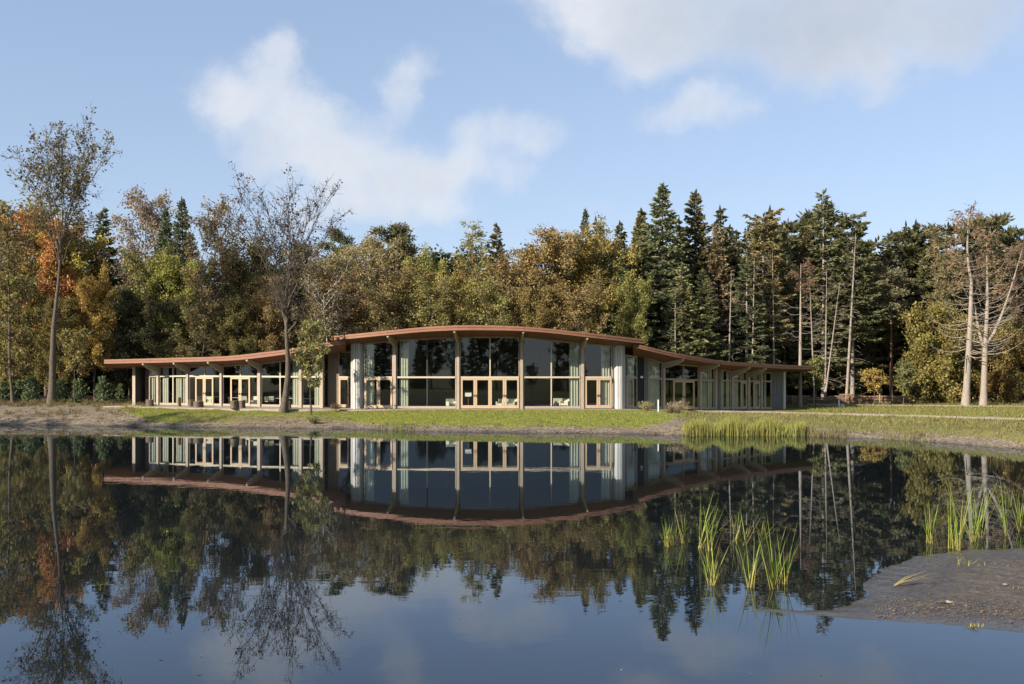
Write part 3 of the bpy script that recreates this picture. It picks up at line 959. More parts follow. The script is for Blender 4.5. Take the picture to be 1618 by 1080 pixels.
def terrace():
    def ring(px, d, dz):
        a = fp(px); n = fp(px + 1) - fp(px - 1); n = Vector((n.y, -n.x)).normalized()
        q = a + n * d
        return (q.x, q.y, FZ(px) + dz)
    pxs = [206, 218, 250, 300, 350, 410, 475, 512, 540, 570, 624, 676, 724, 774, 824, 871, 920, 968, 990, 1010, 1030, 1060]
    ds = knots([(206, 3.6), (350, 4.2), (475, 3.4), (540, 2.2), (600, 2.0), (968, 2.0), (1010, 1.6), (1060, .9)])
    V, Fc = [], []
    for i, q in enumerate(pxs):
        V += [ring(q, -.3, -.035), ring(q, ds(q), -.07), ring(q, ds(q) + .02, -.5)]
    for i in range(len(pxs) - 1):
        b = 3 * i
        Fc += [(b + 1, b + 4, b + 3, b), (b + 2, b + 5, b + 4, b + 1)]
    tag(MB().add(V, Fc).build('terrace', M['paving']), kind='structure')


terrace()

# ------------------------------------------------------------------ trees
def rot_basis(n, rng):
    """random orthonormal pairs"""
    a = rng.normal(size=(n, 3)); a /= np.linalg.norm(a, axis=1)[:, None]
    b = rng.normal(size=(n, 3)); b -= (a * b).sum(1)[:, None] * a; b /= np.linalg.norm(b, axis=1)[:, None]
    return a, b


class Tree:
    """collects wood tubes and leaf quads of one tree in local coordinates"""
    def __init__(s, seed):
        s.rng = np.random.default_rng(seed)
        s.V = []; s.F = []; s.nv = 0
        s.LV = []

    def tube(s, pts, r, n=5):
        pts = np.asarray(pts, float); r = np.asarray(r, float); m = len(pts)
        t = np.gradient(pts, axis=0); t /= np.linalg.norm(t, axis=1)[:, None] + 1e-9
        ref = np.array([.23, .91, .35]); ref2 = np.array([.9, -.2, .37])
        u = np.cross(t, ref); bad = np.linalg.norm(u, axis=1) < .2; u[bad] = np.cross(t[bad], ref2)
        u /= np.linalg.norm(u, axis=1)[:, None]; w = np.cross(t, u)
        a = np.arange(n) * 2 * np.pi / n
        ring = pts[:, None, :] + (u[:, None, :] * np.cos(a)[None, :, None] + w[:, None, :] * np.sin(a)[None, :, None]) * r[:, None, None]
        i = np.arange(m * n).reshape(m, n) + s.nv
        f = np.stack([i[:-1], np.roll(i[:-1], -1, 1), np.roll(i[1:], -1, 1), i[1:]], -1).reshape(-1, 4)
        s.V.append(ring.reshape(-1, 3)); s.F.append(f); s.nv += m * n

    def leaves(s, c, size, flat=.0, asp=.62):
        """diamond leaves round the centres c"""
        n = len(c)
        a, b = rot_basis(n, s.rng)
        if flat:
            a[:, 2] *= 1 - flat; a /= np.linalg.norm(a, axis=1)[:, None]
        L_ = size * s.rng.uniform(.6, 1.35, n)[:, None]
        s.LV.append(np.stack([c - a * L_ * .5, c + b * L_ * asp * .5 + a * L_ * .08, c + a * L_ * .5, c - b * L_ * asp * .5 + a * L_ * .08], 1))

    def sprays(s, c, d, length, width):
        """long thin quads from c along d (needle twigs)"""
        n = len(c)
        d = d / np.linalg.norm(d, axis=1)[:, None]
        r = s.rng.normal(size=(n, 3)); r[:, 2] *= .5
        w = np.cross(d, r); w /= np.linalg.norm(w, axis=1)[:, None]
        L_ = (length * s.rng.uniform(.6, 1.3, n))[:, None]; wd = (width * s.rng.uniform(.7, 1.3, n))[:, None]
        s.LV.append(np.stack([c, c + d * L_ * .45 + w * wd * .5, c + d * L_, c + d * L_ * .45 - w * wd * .5], 1))

    def wood_mesh(s, name, mat):
        return np_mesh(name, np.concatenate(s.V), np.concatenate(s.F), mat, True)

    def leaf_arrays(s):
        q = np.concatenate(s.LV); return q.reshape(-1, 3), np.arange(len(q) * 4).reshape(-1, 4)

    def leaf_mesh(s, name, mat):
        v, f = s.leaf_arrays(); return np_mesh(name, v, f, mat)


def bez(p0, p1, p2, n):
    t = np.linspace(0, 1, n)[:, None]
    return (1 - t) ** 2 * p0 + 2 * t * (1 - t) * p1 + t * t * p2


def broadleaf(seed, H=18., cb=.3, R=4.5, nl=20, sub=6, tw=4, leaf=26, ls=.34, r0=.24, up=.7, top=.86, sig=.3, wander=.35, path=None, twr=.012, hang=0., env=.6, vase=False, s0=.25):
    T = Tree(seed); g = T.rng
    n = 12
    zz = np.linspace(0, top * H, n)
    wx = np.cumsum(g.normal(0, wander * .35, n)); wy = np.cumsum(g.normal(0, wander * .35, n)); wx -= wx[0]; wy -= wy[0]
    if path is not None:
        wx = np.interp(zz / H, [p[0] for p in path], [p[1] for p in path]); wy *= .4
    tr = r0 * (1 - .86 * (zz / zz[-1]) ** .9); tr[0] *= 1.35
    trunk = np.stack([wx, wy, zz], -1)
    T.tube(trunk, tr, 9)
    cl = []
    for i in range(nl):
        t = (i + g.uniform(.1, .9)) / nl
        z = H * (cb + (top - .02 - cb) * t)
        p0 = np.array([np.interp(z, zz, wx), np.interp(z, zz, wy), z]); rt = np.interp(z, zz, tr)
        az = i * 2.399 + g.uniform(-.5, .5)
        Lh = R * max(.25, math.sin(math.pi * (.14 + .74 * t)) ** env) * g.uniform(.62, 1.12)
        rise = min(Lh * up * (.55 + .9 * t) * g.uniform(.7, 1.3), H * 1.0 - z)
        o = np.array([math.cos(az), math.sin(az), 0])
        p2 = p0 + o * Lh + np.array([0, 0, rise]); p1 = p0 + o * Lh * (.28 if vase else .45) + np.array([0, 0, rise * (.5 if vase else .35) + g.uniform(-.2, .3)])
        br = bez(p0, p1, p2, 6); br[1:] += g.normal(0, .10, (5, 3))
        r_l = max(rt * (.62 if vase else .5), .03)
        T.tube(br, np.linspace(r_l, .02, 6), 5)
        ld_ = (p2 - p0); LL = np.linalg.norm(ld_); ld_ /= LL
        for k in range(sub):
            s_ = (k + g.uniform(.2, 1)) / sub * (1 - s0) + s0
            q0 = br[0] + 0
            f = s_ * 5; j = min(int(f), 4); q0 = br[j] + (br[j + 1] - br[j]) * (f - j)
            dd = ld_ * .7 + g.normal(0, .62, 3) + np.array([0, 0, .25 * up]); dd /= np.linalg.norm(dd)
            l2 = LL * g.uniform(.22, .45) * (1.25 - .5 * s_)
            q2 = q0 + dd * l2; q1 = q0 + dd * l2 * .5 + g.normal(0, .08 * l2, 3)
            sb = bez(q0, q1, q2, 4)
            T.tube(sb, np.linspace(max(.022, r_l * .35), .012, 4), 4)
            for m in range(tw):
                u = g.uniform(.25, 1.0); w0 = q0 + (q2 - q0) * u
                d3 = dd * .5 + g.normal(0, .7, 3) + np.array([0, 0, .2 - hang]); d3 /= np.linalg.norm(d3)
                l3 = g.uniform(.45, 1.15) * (R / 4.5) * (1 + hang)
                w2 = w0 + d3 * l3 + np.array([0, 0, -hang * l3])
                T.tube(np.stack([w0, (w0 + w2) / 2 + g.normal(0, .05, 3), w2]), [twr * 1.25, twr, twr * .6], 3)
                if leaf:
                    nlf = g.poisson(leaf)
                    if nlf:
                        uu = g.uniform(.1, 1.05, nlf)[:, None]
                        cl.append(w0 + (w2 - w0) * uu + g.normal(0, sig, (nlf, 3)))
    if cl: T.leaves(np.concatenate(cl), ls)
    return T


def spruce(seed, H=22., cb=.12, R=3.2, step=.5, nb=7, dens=1.0, r0=.24, droop=.25, tipup=.25, w=.17, ln=.62, dead=0, power=.85, flat_top=0., path=None, gaps=.0):
    T = Tree(seed); g = T.rng
    n = 12; zz = np.linspace(0, H, n); tr = r0 * (1 - .95 * zz / H) + .01; tr[0] *= 1.25
    wx = np.zeros(n) if path is None else np.interp(zz / H, [p[0] for p in path], [p[1] for p in path])
    T.tube(np.stack([wx, np.zeros(n), zz], -1), tr, 8)
    C, D, LN = [], [], []
    z = cb * H
    while z < H * .985:
        fr = (H - z) / (H * (1 - cb))
        Rz = R * max(fr, flat_top) ** power * g.uniform(.8, 1.12)
        if fr > .93: Rz *= .75
        x0 = np.interp(z, zz, wx)
        for k in range(max(3, int(nb * (.55 + .45 * fr)))):
            if g.random() < gaps: continue
            az = g.uniform(0, 2 * np.pi); L_ = max(.22, Rz * g.uniform(.65, 1.12))
            o = np.array([math.cos(az), math.sin(az), 0.])
            dr = droop * L_ * (.4 + fr); tu = tipup * L_
            up0 = .28 * L_ * max(0.0, 1 - fr) ** 1.5
            p0 = np.array([x0, 0, z + g.uniform(-.2, .2)])
            p1 = p0 + o * L_ * .55 + np.array([0, 0, up0 - dr]); p2 = p0 + o * L_ + np.array([0, 0, up0 * 1.6 - dr * 1.0 + tu * .6])
            br = bez(p0, p1, p2, 5)
            T.tube(br, np.linspace(.018 + .012 * L_, .008, 5), 3)
            m = int((6 + 17 * L_) * dens)
            u = g.uniform(.12, 1., m) ** .8
            f = u * 4; j = np.minimum(f.astype(int), 3); c = br[j] + (br[j + 1] - br[j]) * (f - j)[:, None]
            side = np.array([-o[1], o[0], 0]) * np.where(g.random(m) < .5, -1, 1)[:, None]
            d = o * .75 + side * g.uniform(.25, 1.1, m)[:, None] + np.array([0, 0, 1]) * g.normal(-.22, .28, m)[:, None]
            C.append(c + g.normal(0, .05, (m, 3))); D.append(d); LN.append(ln * (1.15 - .55 * u) * min(1, .45 + L_ * .32))
            tip = br[-1][None, :].repeat(2, 0); C.append(tip); D.append(o[None, :] + g.normal(0, .2, (2, 3))); LN.append(np.full(2, ln * .6))
        z += step * g.uniform(.7, 1.25) * (.55 + .45 * fr)
    C.append(np.array([[wx[-1], 0, H - .5]] * 6)); D.append(np.array([[0, 0, 1.]] * 6) + g.normal(0, .18, (6, 3))); LN.append(np.full(6, .7))
    LN = np.concatenate(LN)
    T.sprays(np.concatenate(C), np.concatenate(D), LN, w)
    for k in range(dead):       # dead lower twigs
        zd = g.uniform(.08, max(cb, .15)) * H; az = g.uniform(0, 6.28); L_ = g.uniform(.5, 2.0)
        o = np.array([math.cos(az), math.sin(az), 0]); x0 = np.interp(zd, zz, wx)
        p0 = np.array([x0, 0, zd]); T.tube(bez(p0, p0 + o * L_ * .5 + [0, 0, .05], p0 + o * L_ + [0, 0, -.35 * L_], 4), [.022, .018, .014, .008], 3)
    return T


def scots_pine(seed, H=20., cb=.55, R=3.2, nl=15, r0=.22, path=None):
    T = Tree(seed); g = T.rng
    n = 10; zz = np.linspace(0, H * .95, n); wx = np.cumsum(g.normal(0, .1, n)); wx -= wx[0]
    if path is not None: wx = np.interp(zz / H, [p[0] for p in path], [p[1] for p in path])
    tr = r0 * (1 - .8 * zz / H); tr[0] *= 1.2
    T.tube(np.stack([wx, 0 * wx, zz], -1), tr, 8)
    C, D = [], []
    for i in range(nl):
        t = (i + g.uniform(0, 1)) / nl; z = H * (cb + (.95 - cb) * t); az = i * 2.4 + g.uniform(-.5, .5)
        L_ = R * (math.sin(math.pi * (.2 + .7 * t)) ** .7) * g.uniform(.6, 1.1); o = np.array([math.cos(az), math.sin(az), 0])
        p0 = np.array([np.interp(z, zz, wx), 0, z]); p2 = p0 + o * L_ + [0, 0, L_ * g.uniform(.05, .5)]
        br = bez(p0, (p0 + p2) / 2 + [0, 0, -.15], p2, 5); T.tube(br, np.linspace(.07, .02, 5), 4)
        for k in range(7):
            u = g.uniform(.35, 1.02); c0 = p0 + (p2 - p0) * u + g.normal(0, .35, 3) * [1, 1, .5]
            T.tube(np.stack([p0 + (p2 - p0) * max(u - .15, .2), c0]), [.02, .01], 3)
            m = 55
            cc = c0 + g.normal(0, .3, (m, 3)) * [1.25, 1.25, .6]
            C.append(cc); D.append((cc - c0) + np.array([0, 0, .35]) + g.normal(0, .2, (m, 3)))
    for k in range(10):
        zd = g.uniform(.3, cb) * H; az = g.uniform(0, 6.28); L_ = g.uniform(.3, 1.4); o = np.array([math.cos(az), math.sin(az), 0])
        p0 = np.array([np.interp(zd, zz, wx), 0, zd]); T.tube(np.stack([p0, p0 + o * L_ + [0, 0, .1]]), [.025, .01], 3)
    C = np.concatenate(C); T.sprays(C, np.concatenate(D), np.full(len(C), .42), .15)
    return T


def larch_like(seed, H=19., cb=.28, R=4.2, nl=46, leaf=9, r0=.28, path=None, up=.35, lo=.15, needle_from=.5, fork=None, ls=.5, w=.10, top=.97):
    """half-dead conifer: pale bole, long bare up-curving limbs, thin brown needles towards the top"""
    T = Tree(seed); g = T.rng
    stems = [([(0, 0, 0)], 0)]
    n = 12; zz = np.linspace(0, H * top, n)
    wx = np.interp(zz / H, [p[0] for p in path], [p[1] for p in path]) if path else np.cumsum(g.normal(0, .08, n))
    tr = r0 * (1 - .93 * (zz / zz[-1]) ** 1.1) + .012; tr[0] *= 1.3
    T.tube(np.stack([wx, 0 * wx, zz], -1), tr, 9)
    boles = [(zz, wx, 0 * wx, tr, cb, nl, R)]
    if fork:
        for zf, az, spread, hf in fork:
            z2 = np.linspace(zf * H, hf * H, 9); s_ = (z2 - z2[0]) / (z2[-1] - z2[0])
            x2 = np.interp(zf * H, zz, wx) + math.cos(az) * spread * s_ ** .7; y2 = math.sin(az) * spread * s_ ** .7
            r2 = np.interp(zf * H, zz, tr) * .7 * (1 - .9 * s_) + .01
            T.tube(np.stack([x2, y2, z2], -1), r2, 7); boles.append((z2, x2, y2, r2, zf + .1, nl // 3, R * .55))
    C, D = [], []
    for zz_, bx, by, br_r, c0, m, RR in boles:
        for i in range(m):
            t = (i + g.uniform(0, 1)) / m; z = min(H * (c0 + (.97 - c0) * t), zz_[-1])
            az = g.uniform(0, 6.28); o = np.array([math.cos(az), math.sin(az), 0])
            L_ = RR * (1 - t * .8) * g.uniform(.45, 1.1) + .3
            p0 = np.array([np.interp(z, zz_, bx), np.interp(z, zz_, by), z]); rt = np.interp(z, zz_, br_r)
            p2 = p0 + o * L_ + [0, 0, L_ * (up * (.4 + t)) * g.uniform(.5, 1.5)]; p1 = p0 + o * L_ * .6 + [0, 0, -lo * L_ * (1 - t)]
            br = bez(p0, p1, p2, 6); T.tube(br, np.linspace(max(rt * .21, .018), .009, 6), 4)
            for k in range(4):
                u = g.uniform(.35, 1); f = u * 5; j = min(int(f), 4); q0 = br[j] + (br[j + 1] - br[j]) * (f - j)
                d = o + g.normal(0, .55, 3); d /= np.linalg.norm(d); l3 = g.uniform(.3, .9); T.tube(np.stack([q0, q0 + d * l3]), [.012, .007], 3)
                if t > needle_from - .15 * g.random():
                    nn = g.poisson(leaf)
                    if nn:
                        cc = q0 + d * l3 * g.uniform(-.3, 1, nn)[:, None] + g.normal(0, .12, (nn, 3))
                        C.append(cc); D.append(d + g.normal(0, .6, (nn, 3)))
    if C:
        C = np.concatenate(C); T.sprays(C, np.concatenate(D), np.full(len(C), ls), w)
    return T


PROTO = {}


def proto(key, T, H, bark, leaf='leaf'):
    v, f = T.leaf_arrays()
    H = float(np.percentile(v[:, 2], 99.7))
    PROTO[key] = (T.wood_mesh('trunk', M[bark]), T.leaf_mesh('crown', M[leaf]), H, v, np.concatenate(T.V), np.concatenate(T.F))


proto('oak1', broadleaf(1, 18, .20, 4.6, 24, 6, 4, 42, .27), 18, 'bark')
proto('oak2', broadleaf(2, 18, .14, 4.2, 26, 6, 4, 42, .26, up=.55), 18, 'bark')
proto('oak3', broadleaf(3, 18, .30, 4.0, 22, 6, 4, 40, .27, up=.9, wander=.6), 18, 'bark_dark')
proto('oak4', broadleaf(4, 18, .08, 4.8, 28, 6, 4, 38, .27, up=.45), 18, 'bark_dark')
proto('thin1', broadleaf(5, 18, .30, 3.2, 24, 6, 5, 12, .22, r0=.16, up=1.1, sig=.22), 18, 'bark')
proto('thin2', broadleaf(6, 18, .25, 3.0, 26, 6, 5, 13, .22, r0=.15, up=1.2, sig=.22), 18, 'bark')
proto('birch1', broadleaf(7, 18, .28, 2.7, 26, 6, 5, 16, .20, r0=.13, up=.9, hang=.75, sig=.2, twr=.009), 18, 'birch')
proto('birch2', broadleaf(8, 18, .22, 2.9, 26, 6, 5, 19, .20, r0=.13, up=1.0, hang=.6, sig=.24, twr=.009), 18, 'birch')
proto('spruce1', spruce(11, 22, .04, 5.0, .46, 9, 1.1, w=.2), 22, 'bark_dark', 'needle')
proto('spruce2', spruce(12, 22, .06, 4.2, .48, 8, 1.1, droop=.35, w=.2), 22, 'bark_dark', 'needle')
proto('spruce3', spruce(13, 22, .36, 3.4, .48, 8, 1.05, w=.19, dead=50, power=.6, flat_top=.25, r0=.2), 22, 'bark_pale', 'needle')
proto('spruce4', spruce(14, 22, .20, 2.7, .5, 7, .9, w=.18, dead=50, power=.75, gaps=.15, r0=.17), 22, 'bark_pale', 'needle')
proto('spruce5', spruce(15, 22, .10, 3.7, .5, 8, .95, w=.19, droop=.15, gaps=.1, dead=16), 22, 'bark_dark', 'needle')
proto('pine1', scots_pine(21), 20, 'bark_pine', 'needle')
proto('pine2', scots_pine(22, cb=.48, R=2.8, nl=17), 20, 'bark_pine', 'needle')
proto('larch1', larch_like(31, 20, .32, 3.0, 60, 10, .2, needle_from=.25, ls=.42), 20, 'bark_pale', 'needle')
proto('larch2', larch_like(32, 20, .25, 2.6, 66, 13, .18, needle_from=.15, ls=.42), 20, 'bark_pine', 'needle')
proto('beech', broadleaf(41, 12, .04, 4.2, 30, 6, 4, 40, .28, up=.25, env=.45, sig=.33, r0=.16), 12, 'bark_dark')
proto('bush', broadleaf(42, 6, .05, 2.4, 22, 5, 4, 18, .28, up=.4, sig=.3, r0=.08), 6, 'bark_dark')
proto('youngpine', spruce(43, 2.6, .06, .95, .22, 7, 1.5, droop=-.1, tipup=.8, w=.11, ln=.42, r0=.05, power=.6), 2.6, 'bark_dark', 'needle')
proto('sapling', broadleaf(44, 5, .40, 1.25, 16, 4, 3, 7, .24, r0=.045, up=.8, top=.92, sig=.14), 5, 'bark')

OLIVE, YGREEN = (.085, .082, .026), (.125, .122, .028)
DARK, SPR, BLUEG, PINEC = (.062, .061, .027), (.095, .088, .036), (.055, .066, .037), (.076, .073, .032)


def plant(name, key, px, top, Y, label, cat, col, wide=1.0, base=None, group=None, rz=None, part=('trunk', 'crown')):
    tm, cm, H0, *_ = PROTO[key]
    x = (px - 809) / FPX * Y
    z0 = gz(x, Y) - .05 if base is None else base
    h = P(px, top, Y).z - z0
    s = h / H0
    r = empty(name, (x, Y, z0), rz if rz is not None else (px * 1.7) % 6.28)
    sw = s * wide
    r.scale = (sw, sw, s)
    tag(r, label, cat, group)
    a = link(part[0], tm, r); b = link(part[1], cm, r)
    b.color = (*[c * (2.3 if key[:3] in ('spr', 'pin') else 2.3) for c in col], 1); a.color = (1, 1, 1, 1)
    return r


WOOD = 'trees at the edge of the wood'
FOREST = [
    # name, prototype, px, top, depth, colour, width, label
    ('birch_tree', 'birch2', 22, 300, 116, YGREEN, 1.5, 'yellow green birch with a broad crown at the left edge of the photo'),
    ('oak_tree', 'oak2', 74, 336, 114, (.20, .095, .02), .75, 'orange leaved tree directly behind the tall oak trunk'),
    ('oak_tree', 'oak1', 118, 350, 118, (.16, .13, .022), .95, 'yellow green oak just right of the orange crown behind the tall oak'),
    ('oak_tree', 'oak1', 150, 425, 108, (.16, .105, .02), .72, 'low golden orange maple crown glowing right of the tall oak trunk'),
    ('spruce_tree', 'spruce2', 163, 333, 121, DARK, .9, 'dark narrow spruce top between the golden maple and the weeping birch'),
    ('birch_tree', 'birch1', 212, 300, 117, (.11, .085, .04), .95, 'tall thin brownish birch with drooping twigs rising above the wood at left'),
    ('spruce_tree', 'spruce1', 262, 335, 115, BLUEG, .62, 'smaller of the two blue green spruces left of the leafless tree'),
    ('spruce_tree', 'spruce1', 288, 320, 114, BLUEG, .7, 'taller of the two blue green spruces left of the leafless tree'),
    ('oak_tree', 'oak3', 240, 392, 113, OLIVE, 1.0, 'dull olive oak below the two blue green spruces'),
    ('oak_tree', 'oak2', 292, 405, 111, YGREEN, .85, 'yellow green oak left of the tall brown thin crowned tree'),
    ('oak_tree', 'thin1', 343, 313, 110, (.12, .085, .042), .82, 'tall brown thin crowned oak with a bare trunk behind the left wing roof'),
    ('oak_tree', 'oak3', 400, 372, 113, (.10, .085, .03), 1.0, 'olive brown oak behind the left limbs of the leafless tree'),
    ('oak_tree', 'thin2', 318, 470, 106, (.10, .07, .035), 1.6, 'low grey brown half bare tree hanging over the left wing roof'),
    ('oak_tree', 'oak4', 205, 455, 111, DARK, .9, 'dark shaded evergreen looking tree left of the left wing roof tip'),
    ('oak_tree', 'oak4', 262, 470, 109, (.05, .055, .02), .9, 'dark olive tree behind the left end of the roof'),
    ('pine_tree', 'pine2', 478, 385, 118, PINEC, 1.0, 'dark pine half hidden behind the leafless tree crown'),
    ('birch_tree', 'birch2', 515, 392, 109, (.115, .095, .04), 1.3, 'brown leaved birch with white stems just left of the raised roof'),
    ('pine_tree', 'pine1', 537, 362, 119, DARK, .75, 'dark pine top directly right of the leafless tree'),
    ('birch_tree', 'birch2', 575, 374, 116, (.12, .108, .03), 1.35, 'olive birch between the dark pine top and the pair of pines'),
    ('pine_tree', 'pine1', 612, 354, 120, DARK, .85, 'left one of the pair of dark pines above the raised roof'),
    ('pine_tree', 'pine2', 637, 358, 121, PINEC, .85, 'right one of the pair of dark pines above the raised roof'),
    ('oak_tree', 'oak1', 672, 392, 115, YGREEN, .75, 'small yellow green crown right of the pair of dark pines'),
    ('oak_tree', 'thin2', 640, 415, 110, (.12, .10, .032), 1.7, 'thin olive tree in front of the pair of dark pines'),
    ('oak_tree', 'thin2', 590, 440, 107, (.13, .10, .03), 1.4, 'low golden brown oak over the left part of the raised roof'),
    ('larch_tree', 'larch2', 747, 350, 118, (.105, .10, .03), 1.25, 'pale olive larch with a pointed top above the middle doors'),
    ('spruce_tree', 'spruce2', 785, 356, 119, (.075, .062, .022), .8, 'brownish spruce right of the pale olive larch'),
    ('oak_tree', 'oak1', 722, 420, 110, (.14, .11, .026), .9, 'golden oak in front of the pale olive larch'),
    ('oak_tree', 'thin1', 680, 435, 107, (.12, .10, .03), 1.4, 'olive oak close behind the tall glazed bay left of the middle doors'),
    ('oak_tree', 'thin1', 808, 405, 111, (.13, .095, .03), 1.6, 'brown thin oak in front of the brownish spruce'),
    ('oak_tree', 'oak2', 862, 372, 113, (.125, .10, .027), 1.05, 'large golden brown oak right of the brownish spruce'),
    ('spruce_tree', 'spruce1', 925, 336, 121, BLUEG, .55, 'single dark spruce tip above the golden oaks'),
    ('oak_tree', 'oak3', 900, 366, 115, (.145, .115, .028), .95, 'golden birch like oak below the single dark spruce tip'),
    ('oak_tree', 'oak1', 958, 358, 114, (.13, .105, .028), .95, 'golden oak left of the big green spruces'),
    ('oak_tree', 'thin1', 770, 440, 106, (.14, .115, .03), 1.4, 'low olive gold oak right above the middle doors'),
    ('oak_tree', 'oak4', 845, 452, 106, (.125, .09, .026), .8, 'low brown oak above the glazed bay right of the middle doors'),
    ('oak_tree', 'thin2', 925, 440, 106, (.13, .095, .03), 1.5, 'low brown gold oak behind the right end of the raised roof'),
    ('spruce_tree', 'spruce1', 1010, 345, 116, SPR, .75, 'green spruce on the left flank of the biggest spruce'),
    ('spruce_tree', 'spruce1', 1047, 297, 114, (.075, .085, .038), 1.0, 'biggest broad green spruce, tallest of the wood'),
    ('spruce_tree', 'spruce1', 1098, 309, 117, DARK, .95, 'tall dark spruce right of the biggest green spruce'),
    ('spruce_tree', 'spruce1', 1133, 362, 115, SPR, .8, 'olive spruce right of the tall dark spruce'),
    ('spruce_tree', 'spruce2', 1163, 368, 119, DARK, 1.05, 'short dark spruce left of the flat topped spruce'),
    ('spruce_tree', 'spruce5', 1078, 420, 110, (.085, .085, .036), 1.3, 'broad olive spruce with light lower boughs above the step down to the right wing'),
    ('spruce_tree', 'spruce5', 1110, 430, 110, (.055, .06, .026), 1.2, 'half height spruce with bare lower twigs above the right wing roof'),
    ('spruce_tree', 'spruce3', 1206, 335, 115, SPR, 1.0, 'flat topped spruce with a bare pale trunk above the right wing'),
    ('spruce_tree', 'spruce4', 1180, 400, 112, (.05, .055, .026), 1.3, 'thin spruce with many dead twigs left of the flat topped spruce'),
    ('spruce_tree', 'spruce5', 1240, 364, 118, SPR, .85, 'spruce between the flat topped spruce and the rusty spruce'),
    ('spruce_tree', 'spruce2', 1276, 360, 120, (.06, .042, .02), .75, 'rusty brown tinged spruce behind the pale bare trunk'),
    ('spruce_tree', 'spruce4', 1301, 308, 117, (.06, .07, .03), 1.15, 'tallest slender spruce with a spindly top right of the pavilion'),
    ('spruce_tree', 'spruce5', 1325, 380, 120, SPR, .8, 'spruce squeezed between the slender spruce and the leaning spruce'),
    ('spruce_tree', 'spruce3', 1347, 336, 116, DARK, 1.05, 'dense dark spruce with a pale leaning trunk behind the log pile'),
    ('spruce_tree', 'spruce5', 1392, 398, 121, SPR, .9, 'spruce behind the leaning pine'),
    ('pine_tree', 'pine1', 1408, 420, 117, PINEC, 1.1, 'pine with a reddish leaning trunk right of the log pile'),
    ('spruce_tree', 'spruce1', 1436, 390, 122, DARK, .7, 'dark spruce left of the two half dead trees'),
    ('spruce_tree', 'spruce2', 1462, 402, 120, DARK, .8, 'second dark spruce left of the two half dead trees'),
    ('beech_tree', 'beech', 1478, 480, 113, (.10, .088, .024), .95, 'yellow green beech leafy down to the grass left of the half dead trees'),
    ('pine_tree', 'pine2', 1500, 400, 116, (.085, .07, .03), 1.0, 'brownish pine with a straight reddish trunk behind the half dead trees'),
    ('larch_tree', 'larch2', 1478, 360, 119, (.10, .075, .04), 1.3, 'brown larch behind the taller half dead tree'),
    ('spruce_tree', 'spruce5', 1565, 372, 121, (.075, .068, .03), 1.0, 'olive brown spruce between and behind the half dead trees'),
    ('larch_tree', 'larch2', 1606, 382, 114, (.11, .078, .04), 1.3, 'brown larch with a reddish trunk at the right edge of the photo'),
    ('beech_tree', 'beech', 1575, 520, 114, (.12, .10, .026), 1.1, 'brown green beech low behind the shorter half dead tree'),
    ('beech_tree', 'beech', 1615, 500, 117, (.10, .085, .024), 1.0, 'olive beech at the right edge of the photo'),
    ('oak_tree', 'oak4', 30, 430, 109, (.115, .10, .028), .85, 'olive gold tree low at the left edge of the photo'),
    ('oak_tree', 'oak4', 95, 470, 107, (.085, .07, .02), .8, 'shaded brown green tree low behind the tall oak trunk'),
    ('oak_tree', 'oak2', 430, 440, 108, (.115, .085, .026), .8, 'olive brown oak behind the trunk of the leafless tree'),
    ('oak_tree', 'oak4', 375, 470, 107, (.075, .07, .022), .8, 'dark olive oak above the second door pair of the left wing'),
    ('oak_tree', 'thin1', 545, 430, 108, (.14, .095, .034), 1.4, 'thin brown tree over the left tip of the raised roof'),
    ('spruce_tree', 'spruce5', 985, 400, 112, (.06, .068, .028), .9, 'olive spruce between the golden oak and the green spruces'),
    ('oak_tree', 'oak3', 1000, 440, 108, (.11, .10, .026), .7, 'olive broadleaf crown under the green spruces by the roof step'),
]
_tint = np.random.default_rng(9)
for nm, key, px, top, Y, col, wd, lab in FOREST:
    col = (col[0] * _tint.uniform(.94, 1.17), col[1] * _tint.uniform(.92, 1.10), col[2] * _tint.uniform(.8, 1.15))
    plant(nm, key, px, top, Y, lab, 'tree', col, wd * (1.22 if key.startswith('spruce') else 1.0), group=WOOD)


def merged_wood(name, spots, label, frac=.45, wood=True, seed=3, grow=1.5):
    """a stand that reads as one mass: many trees joined into one object, leaves thinned and enlarged"""
    g = np.random.default_rng(seed)
    LV, WV, WF, nv = [], [], [], 0
    for key, x, y, h, wide in spots:
        _, _, H0, v, wv, wf = PROTO[key]
        q = v.reshape(-1, 4, 3); q = q[g.random(len(q)) < frac]
        c = q.mean(1, keepdims=True); q = c + (q - c) * grow
        a = g.uniform(0, 6.28); ca, sa = math.cos(a), math.sin(a); s = h / H0
        Rm = np.array([[ca * s * wide, -sa * s * wide, 0], [sa * s * wide, ca * s * wide, 0], [0, 0, s]])
        o = np.array([x, y, gz(x, y) - .1])
        LV.append(q @ Rm.T + o)
        if wood:
            keep = wv.shape[0] and wf[:min(len(wf), 900)]
            WV.append(wv[:keep.max() + 1] @ Rm.T + o); WF.append(keep + nv); nv += keep.max() + 1
    q = np.concatenate(LV)
    me = np_mesh(name, np.concatenate([q.reshape(-1, 3)] + WV), [np.arange(len(q) * 4).reshape(-1, 4)] + ([np.concatenate(WF) + len(q) * 4] if wood else []), M['leaf'])
    if wood:
        me.materials.append(M['bark_dark'])
        mi = np.concatenate([np.zeros(len(q), np.int32), np.ones(sum(len(w) for w in WF), np.int32)]); me.polygons.foreach_set('material_index', mi)
    o = link(name, me); o.color = (.115, .112, .045, 1)
    return tag(o, label, 'wood', kind='stuff')


